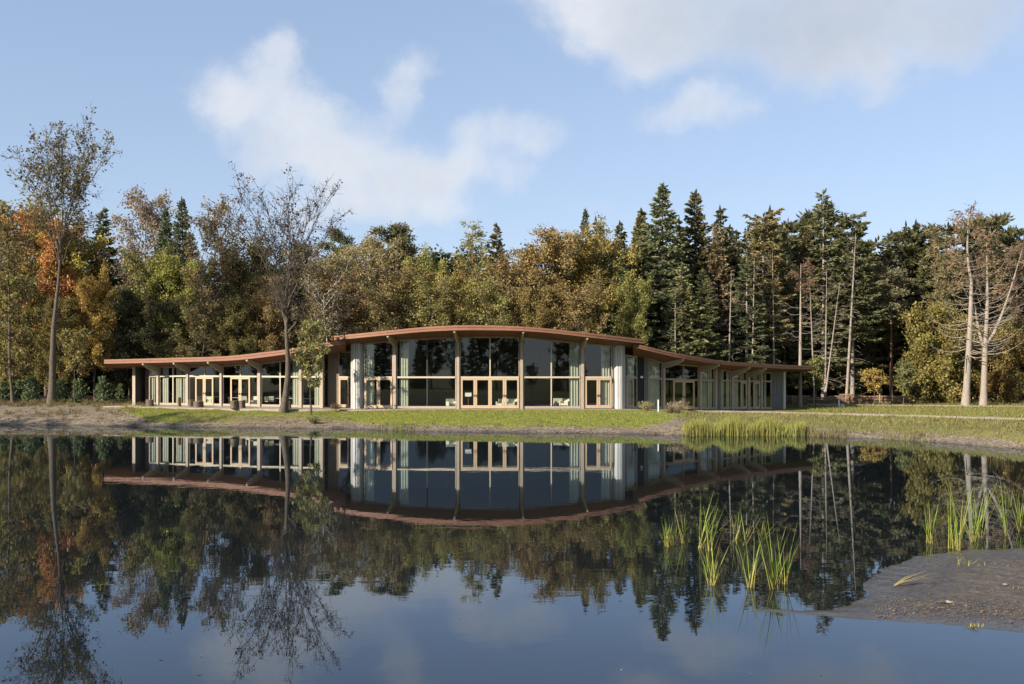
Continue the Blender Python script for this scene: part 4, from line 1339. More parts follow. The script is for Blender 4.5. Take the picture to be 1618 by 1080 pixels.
g_ = np.random.default_rng(77)
sp = []
for row, (Y, dx) in enumerate(((126, 4.6), (134, 5.0), (143, 6.0))):
    x = -100.
    while x < 105:
        conif = x > 10
        key = g_.choice(['spruce1', 'spruce2', 'spruce5', 'pine1'] if conif else ['oak1', 'oak4', 'spruce2', 'oak3'])
        sp.append((key, x + g_.uniform(-1, 1), Y + g_.uniform(-3, 3), (g_.uniform(20, 24.5) if conif else g_.uniform(15.5, 19)), g_.uniform(.9, 1.25)))
        sp.append((g_.choice(['beech', 'bush']), x + g_.uniform(-1, 1), Y - 2 + g_.uniform(-3, 3), g_.uniform(5, 9), 1.2)); x += dx * (.72 if conif else 1)
merged_wood('background_wood', sp, 'dense dark depth of the wood behind the front trees', .30, True, 5, 1.6)
sp = []
for k in range(46):      # left bank beyond the frame: its shade falls on the foot of the wood
    sp.append((g_.choice(['oak1', 'oak3', 'spruce2', 'oak4']), -72 - g_.uniform(0, 34) if k < 20 else -88 - g_.uniform(0, 20), 102 + g_.uniform(-9, 18) if k < 20 else -45 + (k - 20) * 5.2, g_.uniform(12, 17), 1.1))
sp.append(('thin1', -73, 49, 28.5, 1.0)); sp.append(('thin2', -78, 57, 22, 1.1))
merged_wood('left_bank_wood', sp, 'wood going on along the left bank beyond the frame', .3, True, 6, 1.7)
sp = []
for k in range(26):      # right of the frame, mirrored by the right wing
    sp.append((g_.choice(['oak1', 'oak3', 'spruce2', 'beech']), 74 + g_.uniform(0, 30), 22 + k * 4.6, g_.uniform(11, 18), 1.1))
merged_wood('right_bank_wood', sp, 'wood going on along the right bank beyond the frame', .25, True, 8, 1.8)
sp = []
for k in range(46):      # the opposite shore, which the big panes mirror
    sp.append((g_.choice(['oak1', 'oak3', 'spruce2', 'spruce1', 'thin1']), -95 + k * 4.2 + g_.uniform(-2, 2), -58 + g_.uniform(-14, 10), g_.uniform(11, 17) * (.5 if 34 > -95 + k * 4.2 > 4 else 1.0), 1.1))
merged_wood('near_shore_wood', sp, 'wood on the shore behind the viewer', .4, True, 7, 1.5)


def own(name, T, bark, leafm, col, loc, label, cat='tree', group=None):
    r = empty(name, loc); tag(r, label, cat, group)
    link('trunk', T.wood_mesh('trunk', M[bark]), r)
    if T.LV:
        c = link('crown', T.leaf_mesh('crown', M[leafm]), r); c.color = (*col, 1)
    return r


def base_at(px, Y):
    x = (px - 809) / FPX * Y
    return (x, Y, gz(x, Y) - .04)


# the tall oak on the left, trunk bare for more than half its height
T = broadleaf(104, 24.8, .54, 4.3, 12, 14, 8, 3.4, .27, r0=.40, up=2.7, top=.66, sig=.2, path=[(0, 0), (.3, .1), (.5, .55), (.7, .9), (1, 1.2)], twr=.016, env=.35, vase=True, s0=.42)
own('oak_tree', T, 'bark', 'leaf', (.19, .15, .06), base_at(82, 97), 'tall oak with a long bare trunk and thin crown standing left of the pavilion')
# the leafless tree through the terrace
T = broadleaf(117, 18.3, .36, 4.3, 14, 14, 8, .9, .23, r0=.33, up=2.1, top=.64, sig=.12, path=[(0, -.35), (.08, -.12), (.2, .1), (.32, .0), (.45, -.1), (1, .1)], twr=.014, env=.35, vase=True, s0=.3)
own('oak_tree', T, 'bark', 'leaf', (.10, .06, .04), base_at(454, 85.3), 'nearly leafless tree with a slanting trunk in front of the left wing')
# the tree at the left margin
T = broadleaf(120, 19.5, .12, 3.6, 26, 6, 5, 9, .30, r0=.17, up=.7, sig=.22, path=[(0, .25), (.2, -.1), (1, -.3)])
own('oak_tree', T, 'bark', 'leaf', (.22, .17, .055), base_at(17, 99), 'brown leaved young oak with a thin trunk at the left margin')
# right: the two half dead trees, pale bole with bare limbs
T = larch_like(131, 21.2, .24, 5.4, 84, 9, .38, path=[(0, -.5), (.4, 0), (.62, .15), (.75, -.35), (1, -.15)], up=.42, lo=.28, needle_from=.62, ls=.5, w=.10)
own('spruce_tree', T, 'bark_pale', 'needle', (.23, .14, .07), base_at(1533, 106), 'taller half dead tree with pale trunk, bare limbs and rusty top')
T = larch_like(137, 18.0, .26, 4.6, 54, 6, .36, path=[(0, -.15), (.35, .05), (.6, .3), (1, .2)], up=.9, lo=.05, needle_from=.66, fork=[(.36, -.2, 3.6, .92), (.33, 2.9, 1.6, .8)], ls=.45, w=.09)
own('spruce_tree', T, 'bark_pale', 'needle', (.13, .085, .05), base_at(1556, 106), 'shorter half dead tree with forked pale limbs near the right edge')
T = larch_like(140, 15.5, .45, 2.6, 30, 9, .21, path=[(0, 0), (1, .1)], up=.3, lo=.2, needle_from=.6, ls=.4)
own('spruce_tree', T, 'bark_pale', 'needle', (.17, .09, .05), base_at(1264, 104), 'pale bare trunk with a few rusty twigs just right of the roof tip')
for px, top, Y, r0, lean, lab in [(1153, 420, 110, .12, .2, 'slim bare stem above the middle of the right wing roof'), (1283, 430, 112, .10, -.3, 'slim stem between the pale bare trunk and the log pile'),
                                  (1315, 440, 111, .10, .9, 'slim stem leaning right in front of the log pile'), (1305, 420, 112, .11, .1, 'straight slim stem in front of the log pile'),
                                  (1190, 400, 111, .12, .15, 'slim pale stem above the right wing roof, left of its last door'), (1222, 390, 113, .13, -.1, 'slim pale stem right of the flat topped spruce trunk'),
                                  (1116, 440, 110, .11, .2, 'slim pale stem above the double door of the right wing'), (1345, 360, 112, .17, .55, 'pale trunk leaning slightly right behind the log pile'), (1067, 450, 109, .10, 0, 'slim pale stem above the step down to the right wing')]:
    b = base_at(px, Y); h = P(px, top, Y).z - b[2]
    own('spruce_tree', larch_like(int(px), h, .35, 1.2, 26, 1.5, r0, path=[(0, -lean), (1, lean)], up=.1, lo=.25, needle_from=.7), 'bark_pale', 'needle', SPR, b, lab, group='slim stems at the wood edge')
for px, top, Y, lab in [(519, 440, 104, 'left white birch stem rising behind the roof step'), (529, 450, 104.4, 'right white birch stem rising behind the roof step')]:
    b = base_at(px, Y); h = P(px, top, Y).z - b[2]
    own('birch_tree', broadleaf(int(px), h, .55, 1.8, 14, 5, 4, 6, .22, r0=.11, up=1.0, hang=.4, twr=.009), 'birch', 'leaf', (.13, .095, .035), b, lab, group='birches behind the roof step')

# saplings and young pines
def sapling(px, top, Y, col, label, wide=1.0, seed=0, leaf=7, cb=.40, R=1.25, stake=False, group='young trees'):
    b = base_at(px, Y); h = P(px, top, Y).z - b[2]
    r = own('young_tree', broadleaf(200 + seed, h, cb, R, 17, 4, 3, leaf, .22, r0=.05, up=.75, top=.92, sig=.13, wander=.06), 'bark', 'leaf', col, b, label, 'tree', group)
    return r


sapling(118, 522, 96.0, (.30, .24, .07), 'young yellow leaved tree right of the tall oak trunk', seed=1, leaf=10, R=1.35)
sapling(491, 512, 83.5, (.28, .26, .08), 'young tree with sparse yellow leaves right of the leafless tree', seed=2, leaf=11, R=1.5, cb=.34)
sapling(1289, 566, 104, (.22, .21, .06), 'young olive tree right of the pale bare trunk', seed=3, leaf=9, R=1.0)
sapling(1381, 588, 106, (.36, .25, .04), 'small golden leaved tree in front of the log pile', seed=4, leaf=11, R=1.2, cb=.42)
sapling(1427, 574, 107, (.20, .21, .07), 'small pale green tree at the right end of the log pile', seed=5, leaf=9, R=.85)
sapling(1572, 590, 110, (.20, .12, .02), 'small golden bush like tree right of the forked half dead tree', seed=6, leaf=11, R=1.2, cb=.3)
sapling(1446, 610, 109, (.10, .09, .03), 'thin little tree under the yellow green beech', seed=7, leaf=4, R=.6)
for k, (px, top, Y, wd, lab) in enumerate([(162, 594, 99, 1.0, 'bushy young pine nearest the pavilion roof tip'), (124, 598, 101, 1.0, 'young pine behind the yellow leaved young tree'), (98, 600, 102, .9, 'young pine right beside the tall oak trunk'),
                                           (50, 596, 101, 1.1, 'young pine left of the tall oak trunk'), (30, 600, 103, 1.1, 'young pine right of the young oak at the left margin'), (4, 602, 102, 1.0, 'young pine cut by the left edge of the photo'), (190, 606, 103, .8, 'smallest young pine just under the roof tip')]):
    plant('pine_sapling', 'youngpine', px, top, Y, lab, 'tree', (.075, .10, .045), wd, group='young pines left of the pavilion')

# ------------------------------------------------------------------ grass, reeds and bank debris
def blades(name, x, y, z, h, w, lean, mat, col, label, cat, nseg=1):
    """upright blades: one bent triangle strip each, all in one object"""
    n = len(x); g = RNG
    a = g.uniform(0, 6.28, n); dx, dy = np.cos(a), np.sin(a)
    b = g.uniform(0, 6.28, n); lx, ly = np.cos(b) * lean * h, np.sin(b) * lean * h
    B0 = np.stack([x - dx * w / 2, y - dy * w / 2, z], -1); B1 = np.stack([x + dx * w / 2, y + dy * w / 2, z], -1)
    m0 = np.stack([x - dx * w * .42 + lx * .3, y - dy * w * .42 + ly * .3, z + h * .55], -1); m1 = np.stack([x + dx * w * .42 + lx * .3, y + dy * w * .42 + ly * .3, z + h * .55], -1)
    t = np.stack([x + lx, y + ly, z + h * g.uniform(.85, 1, n)], -1)
    V = np.stack([B0, B1, m1, m0, t], 1).reshape(-1, 3)
    i = np.arange(n)[:, None] * 5
    me = np_mesh(name, V, [i + np.array([[0, 1, 2, 3]]), i + np.array([[3, 2, 4]])], mat)
    o = link(name, me); o.color = (*col, 1)
    return tag(o, label, cat, kind='stuff')


def scatter(n, x0, x1, y0, y1):
    return RNG.uniform(x0, x1, n), RNG.uniform(y0, y1, n)


def lawn_ok(x, y):
    s = shore_s(x, y); px = 809 + FPX * x / y
    s0 = np.interp(px, [200, 240, 330, 400, 470, 540, 600, 640, 1000, 1050, 1075], [5, 1.3, 1.2, 2.0, 2.8, 2.3, 1.9, 1.8, 1.8, 4.0, 8.0])
    yf = np.interp(px, [200, 350, 475, 540, 600, 968, 1010, 1075], [91, 86.7, 85.4, 85.6, 84.9, 84.7, 86.5, 88.5])
    return (s > s0 + .25 * wob(x, y, 2)) & (y < yf) & (px > 190) & (px < 1085)


x, y = scatter(150000, -37, 15, 72, 92); k = lawn_ok(x, y); x, y = x[k], y[k]
n = len(x)
blades('lawn_grass', x, y, ground_z(x, y) - .01, RNG.uniform(.05, .12, n), RNG.uniform(.02, .045, n), RNG.uniform(.1, .7, n), M['blade'], (.27, .28, .055), 'short bright green lawn along the pond side of the pavilion', 'grass')
x, y = scatter(70000, 12, 64, 56, 112); s = shore_s(x, y); px = 809 + FPX * x / y
pathy = np.interp(px, [1095, 1240, 1430, 1640, 2100], [gpt(1095, 649, 1.02)[1], gpt(1240, 652.3, .82)[1], gpt(1430, 656.4, .82)[1], gpt(1640, 662.6, .82)[1], gpt(2100, 682, .82)[1]])
k = (s > 2.0 + 1.4 * wob(x, y, .9)) & (px > 1070) & (px < 1680) & (abs(y - pathy) > 2.3) & ~((x < 29) & (y > 86)) & (wob(x, y, .55) + RNG.normal(0, .5, len(x)) > -.55)
x, y = x[k], y[k]; n = len(x)
blades('meadow_grass', x, y, ground_z(x, y) - .02, RNG.uniform(.08, .30, n), RNG.uniform(.025, .06, n), RNG.uniform(.2, .8, n), M['blade'], (.23, .21, .06), 'rough yellowish meadow grass on the right bank', 'grass')
# tawny tufts at the left bank and at the foot of the wood
def tufts(cnt, x0, x1, y0, y1, h0, h1, per, spread, ok):
    cx, cy = scatter(cnt, x0, x1, y0, y1); k = ok(cx, cy); cx, cy = cx[k], cy[k]
    hh = RNG.uniform(h0, h1, len(cx))
    X = np.repeat(cx, per) + RNG.normal(0, spread, len(cx) * per); Yv = np.repeat(cy, per) + RNG.normal(0, spread, len(cx) * per)
    return X, Yv, np.repeat(hh, per) * RNG.uniform(.6, 1.1, len(X))


x, y, h = tufts(520, -62, -33, 84, 101, .15, .7, 24, .14, lambda a, b: (shore_s(a, b) > np.where(RNG.random(len(a)) < .4, 1.5, 9)) & (809 + FPX * a / b < 250))
blades('tawny_grass', x, y, ground_z(x, y) - .03, h, RNG.uniform(.02, .04, len(x)), RNG.uniform(.2, .8, len(x)), M['blade'], (.20, .15, .06), 'tawny grass tufts at the foot of the tall oak', 'grass')
x, y, h = tufts(900, -40, 62, 60, 86, .08, .30, 14, .12, lambda a, b: (shore_s(a, b) > .05) & (shore_s(a, b) < 4.2) & (b > 30) & (wob(a, b, .4) > -.3))
blades('bank_grass', x, y, ground_z(x, y) - .02, h, RNG.uniform(.02, .04, len(x)), RNG.uniform(.3, 1., len(x)), M['blade'], (.16, .135, .055), 'sparse dry weeds along the muddy waterline', 'grass')
x, y, h = tufts(420, 26, 75, 108, 116, .2, .7, 18, .2, lambda a, b: a == a)
blades('wood_edge_grass', x, y, ground_z(x, y) - .03, h, RNG.uniform(.025, .05, len(x)), RNG.uniform(.2, .8, len(x)), M['blade'], (.15, .13, .045), 'dry grass along the foot of the right wood edge', 'grass')


def litter(name, n, x0, x1, y0, y1, col, label, ok):
    x, y = scatter(n, x0, x1, y0, y1); k = ok(x, y); x, y = x[k], y[k]; n = len(x)
    c = np.stack([x, y, ground_z(x, y) + RNG.uniform(.02, .09, n)], -1)
    T_ = Tree(n); T_.leaves(c, .11, .7)
    o = link(name, T_.leaf_mesh(name, M['leaf'])); o.color = (*col, 1)
    tag(o, label, 'leaves', kind='stuff')


litter('fallen_leaves', 2600, -52, 62, 62, 102, (.24, .15, .07), 'brown fallen leaves strewn over lawn and banks', lambda a, b: (shore_s(a, b) > .3) & ((b < 84) | (a < -34) | (a > 29)))


def reed_mass(name, n, px0, px1, Yfun, depth, h0, h1, col, label):
    px = RNG.uniform(px0, px1, n); t = RNG.random(n)
    e = np.sin(np.pi * np.clip((px - px0) / (px1 - px0), 0, 1)) ** .35
    y = Yfun(px) + t * depth - .5; x = (px - 809) / FPX * y
    h = RNG.uniform(h0, h1, n) * (.55 + .45 * e) * (.85 + .2 * np.sin(px * .11))
    z = np.minimum(ground_z(x, y), .05) - .05
    return blades(name, x, y, np.maximum(z, -.3), h, RNG.uniform(.022, .045, n), RNG.uniform(.03, .30, n), M['blade'], col, label, 'reeds')


sh = lambda px: np.array([EYE * FPX / (v - HOR) for v in np.interp(px, [p[0] for p in shore_px], [p[1] for p in shore_px])])
reed_mass('reed_bed', 4200, 1078, 1272, sh, 3.2, .95, 1.6, (.30, .29, .055), 'dense bed of yellow green reeds on the far waterline below the right wing')
reed_mass('reed_fringe', 420, 1268, 1340, sh, 2.0, .4, 1.0, (.20, .17, .06), 'thin brownish reeds right of the dense reed bed')
reed_mass('reed_fringe', 260, 1395, 1475, sh, 2.2, .4, 1.0, (.22, .20, .05), 'loose reeds on the right part of the far waterline')
reed_mass('reed_fringe', 230, 592, 652, sh, 2.4, .5, 1.15, (.22, .25, .05), 'small clump of green reeds on the bank below the left pier')

# driftwood, roots and clods on the bank below the leafless tree
mb = MB(); rr = random.Random(4)
for k in range(420):
    px = rr.choice([rr.uniform(280, 560), rr.uniform(0, 250), rr.uniform(560, 1080), rr.uniform(330, 520)]); s0 = rr.uniform(.05, 4.5 if px < 560 else 1.6)
    Y = float(sh(np.array([px]))[0]) + s0; X = (px - 809) / FPX * Y; z = gz(X, Y)
    if z < -.02: continue
    a = rr.uniform(-.6, .6) + rr.choice([0, math.pi]); L_ = rr.uniform(.25, 1.3)
    p0 = Vector((X, Y, z + .02)); p2 = p0 + Vector((math.cos(a) * L_, math.sin(a) * L_ * .6, rr.uniform(-.02, .16)))
    mid = (p0 + p2) / 2 + Vector((0, 0, rr.uniform(.0, .1)))
    mb.tube([p0, mid, p2], [rr.uniform(.012, .035), .02, .008], 4, False)
tag(mb.build('bank_debris', M['twig']), 'tangle of dry roots and twigs strewn along the muddy bank', 'debris', kind='stuff')
V, Fq = [], []
ico = [(0, 0, 1), (.9, 0, .3), (.28, .85, .3), (-.72, .53, .3), (-.72, -.53, .3), (.28, -.85, .3), (0, 0, -.4)]
icf = [(0, 1, 2), (0, 2, 3), (0, 3, 4), (0, 4, 5), (0, 5, 1), (6, 2, 1), (6, 3, 2), (6, 4, 3), (6, 5, 4), (6, 1, 5)]
for k in range(2600):
    px = rr.uniform(-20, 1640); s0 = abs(rr.gauss(0, 1.4)) if px > 560 else rr.uniform(0, 6)
    Y = float(sh(np.array([px]))[0]) + s0; X = (px - 809) / FPX * Y; z = gz(X, Y)
    if z < .0: continue
    r = rr.uniform(.02, .085) * (1.4 if rr.random() < .1 else 1); b = len(V); a = rr.uniform(0, 6.28)
    for v in ico:
        j = rr.uniform(.7, 1.25)
        V.append((X + r * j * (v[0] * math.cos(a) - v[1] * math.sin(a)) * 1.4, Y + r * j * (v[0] * math.sin(a) + v[1] * math.cos(a)), z + r * .7 * v[2]))
    Fq += [tuple(b + i for i in f) for f in icf]
me = np_mesh('bank_clods', V, np.array(Fq), M['earth']); tag(link('bank_clods', me), 'clods of dry earth scattered along the bank', 'earth', kind='stuff')

# ------------------------------------------------------------------ reeds standing in the near water: each clump a plant of single leaves
def leaf_strip(base, h, az, lean, w, bend, tip_fold=0.0):
    """a tapering, folded cattail leaf as a V-shaped strip"""
    n = 9; pts = []
    d = Vector((math.cos(az), math.sin(az), 0)); sd = Vector((-d.y, d.x, 0))
    p = Vector(base); ang = lean
    step = h / (n - 1)
    for i in range(n):
        t = i / (n - 1)
        ww = w * (1 - t ** 2.2) * (.75 + .5 * min(1, t * 3)) + .001
        pts.append((p.copy(), ww))
        if tip_fold and t > .55: ang += tip_fold / n * 2.2
        ang += bend / n
        p = p + (d * math.sin(ang) + Vector((0, 0, 1)) * math.cos(ang)) * step
    vs, fs = [], []
    for q, ww in pts:
        vs += [q - sd * ww / 2 + d * ww * .12, q - d * ww * .1, q + sd * ww / 2 + d * ww * .12]
    for i in range(n - 1):
        b = 3 * i
        fs += [(b, b + 1, b + 4, b + 3), (b + 1, b + 2, b + 5, b + 4)]
    return vs, fs


def reed_leaf_mat():
    m, N, L, out = new_mat('cattail_leaf')
    oi = N.new('ShaderNodeObjectInfo'); g = N.new('ShaderNodeNewGeometry'); sp = N.new('ShaderNodeSeparateXYZ'); L.new(g.outputs['Position'], sp.inputs[0])
    mr = N.new('ShaderNodeMapRange'); L.new(sp.outputs['Z'], mr.inputs['Value']); mr.inputs['From Min'].default_value = .0; mr.inputs['From Max'].default_value = .35
    mx = N.new('ShaderNodeMix'); mx.data_type = 'RGBA'; L.new(mr.outputs[0], mx.inputs['Factor'])
    mx.inputs['A'].default_value = (.42, .36, .10, 1); L.new(oi.outputs['Color'], mx.inputs['B'])    # straw-coloured sheath at the foot
    d = N.new('ShaderNodeBsdfPrincipled'); d.inputs['Roughness'].default_value = .5; d.inputs['Specular IOR Level'].default_value = .3
    t = N.new('ShaderNodeBsdfTranslucent'); L.new(mx.outputs['Result'], d.inputs['Base Color']); L.new(mx.outputs['Result'], t.inputs[0])
    ms = N.new('ShaderNodeMixShader'); ms.inputs[0].default_value = .3; L.new(d.outputs[0], ms.inputs[1]); L.new(t.outputs[0], ms.inputs[2]); L.new(ms.outputs[0], out.inputs[0])
    return m


M['cattail'] = reed_leaf_mat()
rr = random.Random(21)


def cattail(px, py, hpx, n, label, lean=.0, z=0.0, spread=.22, limp=0):
    Y = (EYE - z) * FPX / (py - HOR); x = (px - 809) / FPX * Y
    ppm = FPX / Y; h = hpx / ppm
    r = empty('cattail_plant', (x, Y, z)); tag(r, label, 'reed', 'cattails standing in the shallow water')
    n = int(n * 2.3); h *= 1.12
    for k in range(n):
        b = (x + rr.gauss(0, .035), Y + rr.gauss(0, .03), z - .05)
        az = rr.choice([0, math.pi]) + rr.uniform(-.8, .8)
        hh = h * (1 if k == 0 else rr.uniform(.45, .95))
        fold = 0
        be = rr.uniform(.0, .35)
        if k >= n - limp: fold = rr.uniform(1.6, 2.6); be = .5
        le = abs(rr.gauss(0, spread * .6)) + (lean if math.cos(az) > 0 else -lean * .5)
        vs, fs = leaf_strip(b, hh + .05, az, le, rr.uniform(.010, .020), be, fold)
        o = MB().add(vs, fs).build('leaf', M['cattail'], r)
        c = rr.choice([(.19, .29, .045), (.23, .32, .055), (.28, .32, .07), (.20, .30, .04), (.26, .34, .05), (.42, .35, .12), (.28, .36, .05)]); o.color = (*c, 1)
    return r


cattail(1053, 864, 52, 6, 'leftmost cattail of the loose row in the near water')
cattail(1064, 862, 44, 6, 'short bushy cattail second from the left in the near water', spread=.45)
cattail(1079, 858, 60, 6, 'third cattail from the left, one leaf arching over to the right', limp=1)
cattail(1107, 866, 92, 8, 'tall cattail leaning right in the middle of the near row', lean=.22)
cattail(1122, 870, 80, 7, 'tall upright cattail right beside the one leaning right', lean=.08)
cattail(1126, 924, 78, 8, 'fan shaped cattail standing closer and low in front of the near row', spread=.4)
cattail(1163, 858, 50, 4, 'sparse cattail with a broken leaf behind the front row', limp=1, spread=.5)
cattail(1179, 862, 68, 6, 'cattail with crossed leaves behind the front row', limp=1, spread=.5)
cattail(1206, 852, 44, 5, 'small far cattail with a bent leaf behind the front row', limp=2, spread=.5)
cattail(1185, 928, 82, 7, 'front cattail left of the two tallest front ones', spread=.3, limp=1)
cattail(1222, 930, 112, 8, 'tallest front cattail with a thick straw coloured base', lean=.1, spread=.32)
cattail(1238, 923, 92, 7, 'front cattail just right of the tallest one', spread=.25, lean=.05)
cattail(1470, 858, 62, 6, 'leftmost cattail behind the mud spit', z=0)
cattail(1502, 866, 96, 6, 'cattail with strongly slanting stalks behind the mud spit', lean=.3, limp=1)
cattail(1514, 869, 112, 8, 'thick yellow green cattail at the edge of the mud spit', spread=.2)
cattail(1537, 856, 100, 9, 'broad cattail behind the mud spit in front of the trunk reflections', spread=.4)
cattail(1549, 848, 88, 8, 'dense cattail tuft right of the broad one behind the mud spit', spread=.5, limp=1)
cattail(1590, 846, 84, 8, 'cattail near the right edge behind the mud spit', spread=.3)
cattail(1612, 840, 78, 7, 'cattail cut by the right edge of the photo', spread=.3)

# things lying on the mud spit
def on_mud(px, py):
    z = .06
    for _ in range(4):
        Y = (EYE - z) * FPX / (py - HOR); x = (px - 809) / FPX * Y; z = max(mud_z(x, Y), 0)
    return x, Y, z


x, y, z = on_mud(1414, 926)
r = empty('fallen_reed', (x, y, z)); tag(r, 'bundle of fallen straw coloured reed stalks on the mud spit', 'reed')
for k in range(9):
    a = rr.uniform(-.15, .55); L_ = rr.uniform(.35, 1.0)
    vs, fs = leaf_strip((x + rr.gauss(0, .02), y, z + .01), L_, a, rr.uniform(.85, 1.25), .022, rr.uniform(.3, .75))
    o = MB().add(vs, fs).build('leaf', M['cattail'], r); o.color = (.36, .28, .13, 1)
for px, py, n, h, lab in [(1525, 893, 16, .36, 'upright grass tuft on the mud spit'), (1552, 896, 8, .16, 'low flat grass tuft right of the upright one on the mud'), (1544, 989, 18, .13, 'low green weeds at the near edge of the mud spit'), (1600, 930, 7, .09, 'tiny weeds near the right edge of the mud spit')]:
    x, y, z = on_mud(px, py); r = empty('grass_tuft', (x, y, z)); tag(r, lab, 'grass')
    for k in range(n):
        vs, fs = leaf_strip((x + rr.gauss(0, .09), y + rr.gauss(0, .05), z - .01), h * rr.uniform(.4, 1), rr.uniform(0, 6.28), rr.uniform(.0, .9), .012, .5)
        o = MB().add(vs, fs).build('leaf', M['cattail'], r); o.color = (.16, .19, .05, 1)


def rock(name, px, py, r, mat, label, cat):
    x, y, z = on_mud(px, py); vs = []
    for v in ico:
        j = rr.uniform(.75, 1.2); vs.append((x + v[0] * r * j * 1.3, y + v[1] * r * j, z + v[2] * r * .55 + r * .1))
    o = MB().add(vs, icf).build(name, M[mat], None); tag(o, label, cat)


rock('clod', 1498, 953, .085, 'stone', 'pale yellowish clod in the middle of the mud spit', 'clod')
rock('clod', 1488, 952, .07, 'stump', 'dark clod against the pale yellowish one on the mud', 'clod')
rock('clod', 1588, 924, .05, 'stone', 'small whitish clod towards the right edge of the mud spit', 'clod')
V, Fq = [], []
for k in range(1500):
    px = rr.uniform(1380, 1640); py = rr.choice([rr.uniform(880, 1000), rr.gauss(957, 7), rr.gauss(972, 8)])
    x, y, z = on_mud(px, py)
    if z < .012 or y > 24.5: continue
    r_ = rr.uniform(.006, .022) * (2 if rr.random() < .06 else 1); b = len(V)
    for v in ico:
        j = rr.uniform(.7, 1.3); V.append((x + v[0] * r_ * j * 1.5, y + v[1] * r_ * j, z + v[2] * r_ * .6))
    Fq += [tuple(b + i for i in f) for f in icf]
tag(link('mud_crumbs', np_mesh('mud_crumbs', V, np.array(Fq), M['stump'])), 'crumbs of peat and dead leaves on the mud spit', 'earth', kind='stuff')
# leaves drifting on the water
V = []
for k in range(64):
    px = rr.uniform(0, 1618); py = 690 + 380 * rr.random() ** 1.6
    Y = EYE * FPX / (py - HOR); x = (px - 809) / FPX * Y
    a = rr.uniform(0, 6.28); s_ = rr.uniform(.02, .045)
    if x > 3.6 and 14 < Y < 25: continue
    for q, ln_ in ((0, 1), (1.57, .55), (3.14, 1), (4.71, .55)):
        V.append((x + math.cos(a + q) * s_ * ln_, Y + math.sin(a + q) * s_ * ln_, .006 + .012 * rr.random()))
o = link('floating_leaves', np_mesh('floating_leaves', V, np.arange(len(V)).reshape(-1, 4), M['leaf'])); o.color = (.30, .22, .12, 1)
tag(o, 'dead leaves drifting scattered over the pond', 'leaves', kind='stuff')

# ------------------------------------------------------------------ terrace and lawn furniture
def stump(px, Y, wpx, ytop, label, mat='stump'):
    x = (px - 809) / FPX * Y; z0 = FZ(px) - .07
    R = wpx / 2 / FPX * Y; h = P(px, ytop, Y).z - z0
    r = empty('stump_stool', (x, Y, z0)); tag(r, label, 'stool', 'tree stump stools on the terrace')
    n = 18; rad = [R * (1 + .05 * math.sin(3 * t + px) + .03 * math.sin(7 * t)) for t in np.linspace(0, 2 * math.pi, n, endpoint=False)]
    def ring(z, k): return [(x + rad[i] * k * math.cos(2 * math.pi * i / n), Y + rad[i] * k * math.sin(2 * math.pi * i / n), z) for i in range(n)]
    rings = ring(z0, 1.06) + ring(z0 + h * .3, 1.0) + ring(z0 + h * .97, .98) + ring(z0 + h, .95)
    fs = [(j * n + i, j * n + (i + 1) % n, (j + 1) * n + (i + 1) % n, (j + 1) * n + i) for j in range(3) for i in range(n)]
    MB().add(rings, fs).build('bark', M[mat], r)
    top = ring(z0 + h + .004, .94); MB().add(top + [(x, Y, z0 + h + .012)], [(i, (i + 1) % n, n) for i in range(n)]).build('top', M['stump_top'], r)


stump(236.6, 91.6, 12, 631, 'leftmost tree stump stool near the end wall')
stump(283, 91.2, 5.6, 627.5, 'slim tall stump stool before the curtained window', 'bark_pine')
stump(302.5, 90.4, 9.5, 631.5, 'smaller stump behind the wide stump in front of the first door pair')
stump(313.4, 89.0, 15.5, 633.5, 'wide stump stool in front of the first door pair')
stump(370.5, 86.6, 13.5, 633, 'wide stump stool left of the second door pair')
stump(382.5, 88.0, 10, 632.5, 'stump stool just behind the one before the second door pair')
stump(455, 86.6, 10, 633.5, 'stump stool half hidden behind the slanting trunk')


def low_stuff(px, Y, hpx, n, col, label, name='shrub', w=.03, base=None):
    x = (px - 809) / FPX * Y; z0 = gz(x, Y) if base is None else base; h = hpx * Y / FPX
    r = empty(name, (x, Y, z0)); tag(r, label, 'shrub')
    V, LVs = MB(), []
    for k in range(n):
        a = rr.uniform(0, 6.28); q = rr.uniform(.1, .75)
        e = Vector((x + math.cos(a) * h * q * 1.1, Y + math.sin(a) * h * q * .6, z0 + h * rr.uniform(.5, 1) * (1 - q * .4)))
        V.tube([(x + math.cos(a) * .05, Y, z0 - .02), (Vector((x, Y, z0)) * .45 + e * .55) + Vector((0, 0, .06)), e], [.012, .009, .005], 4, False)
        for m in range(26):
            LVs.append(tuple(e * (1 - .45 * rr.random()) + Vector((x, Y, z0)) * 0 if False else e + Vector((rr.gauss(0, .10), rr.gauss(0, .10), rr.gauss(-.04, .12)))))
    V.build('stems', M['twig'], r)
    T_ = Tree(int(px)); T_.leaves(np.array(LVs) - np.array([x, Y, z0]), .10 if name == 'shrub' else .13, 0, .5 if name == 'shrub' else .2)
    o = link('foliage', T_.leaf_mesh('foliage', M['leaf']), r); o.color = (*col, 1)


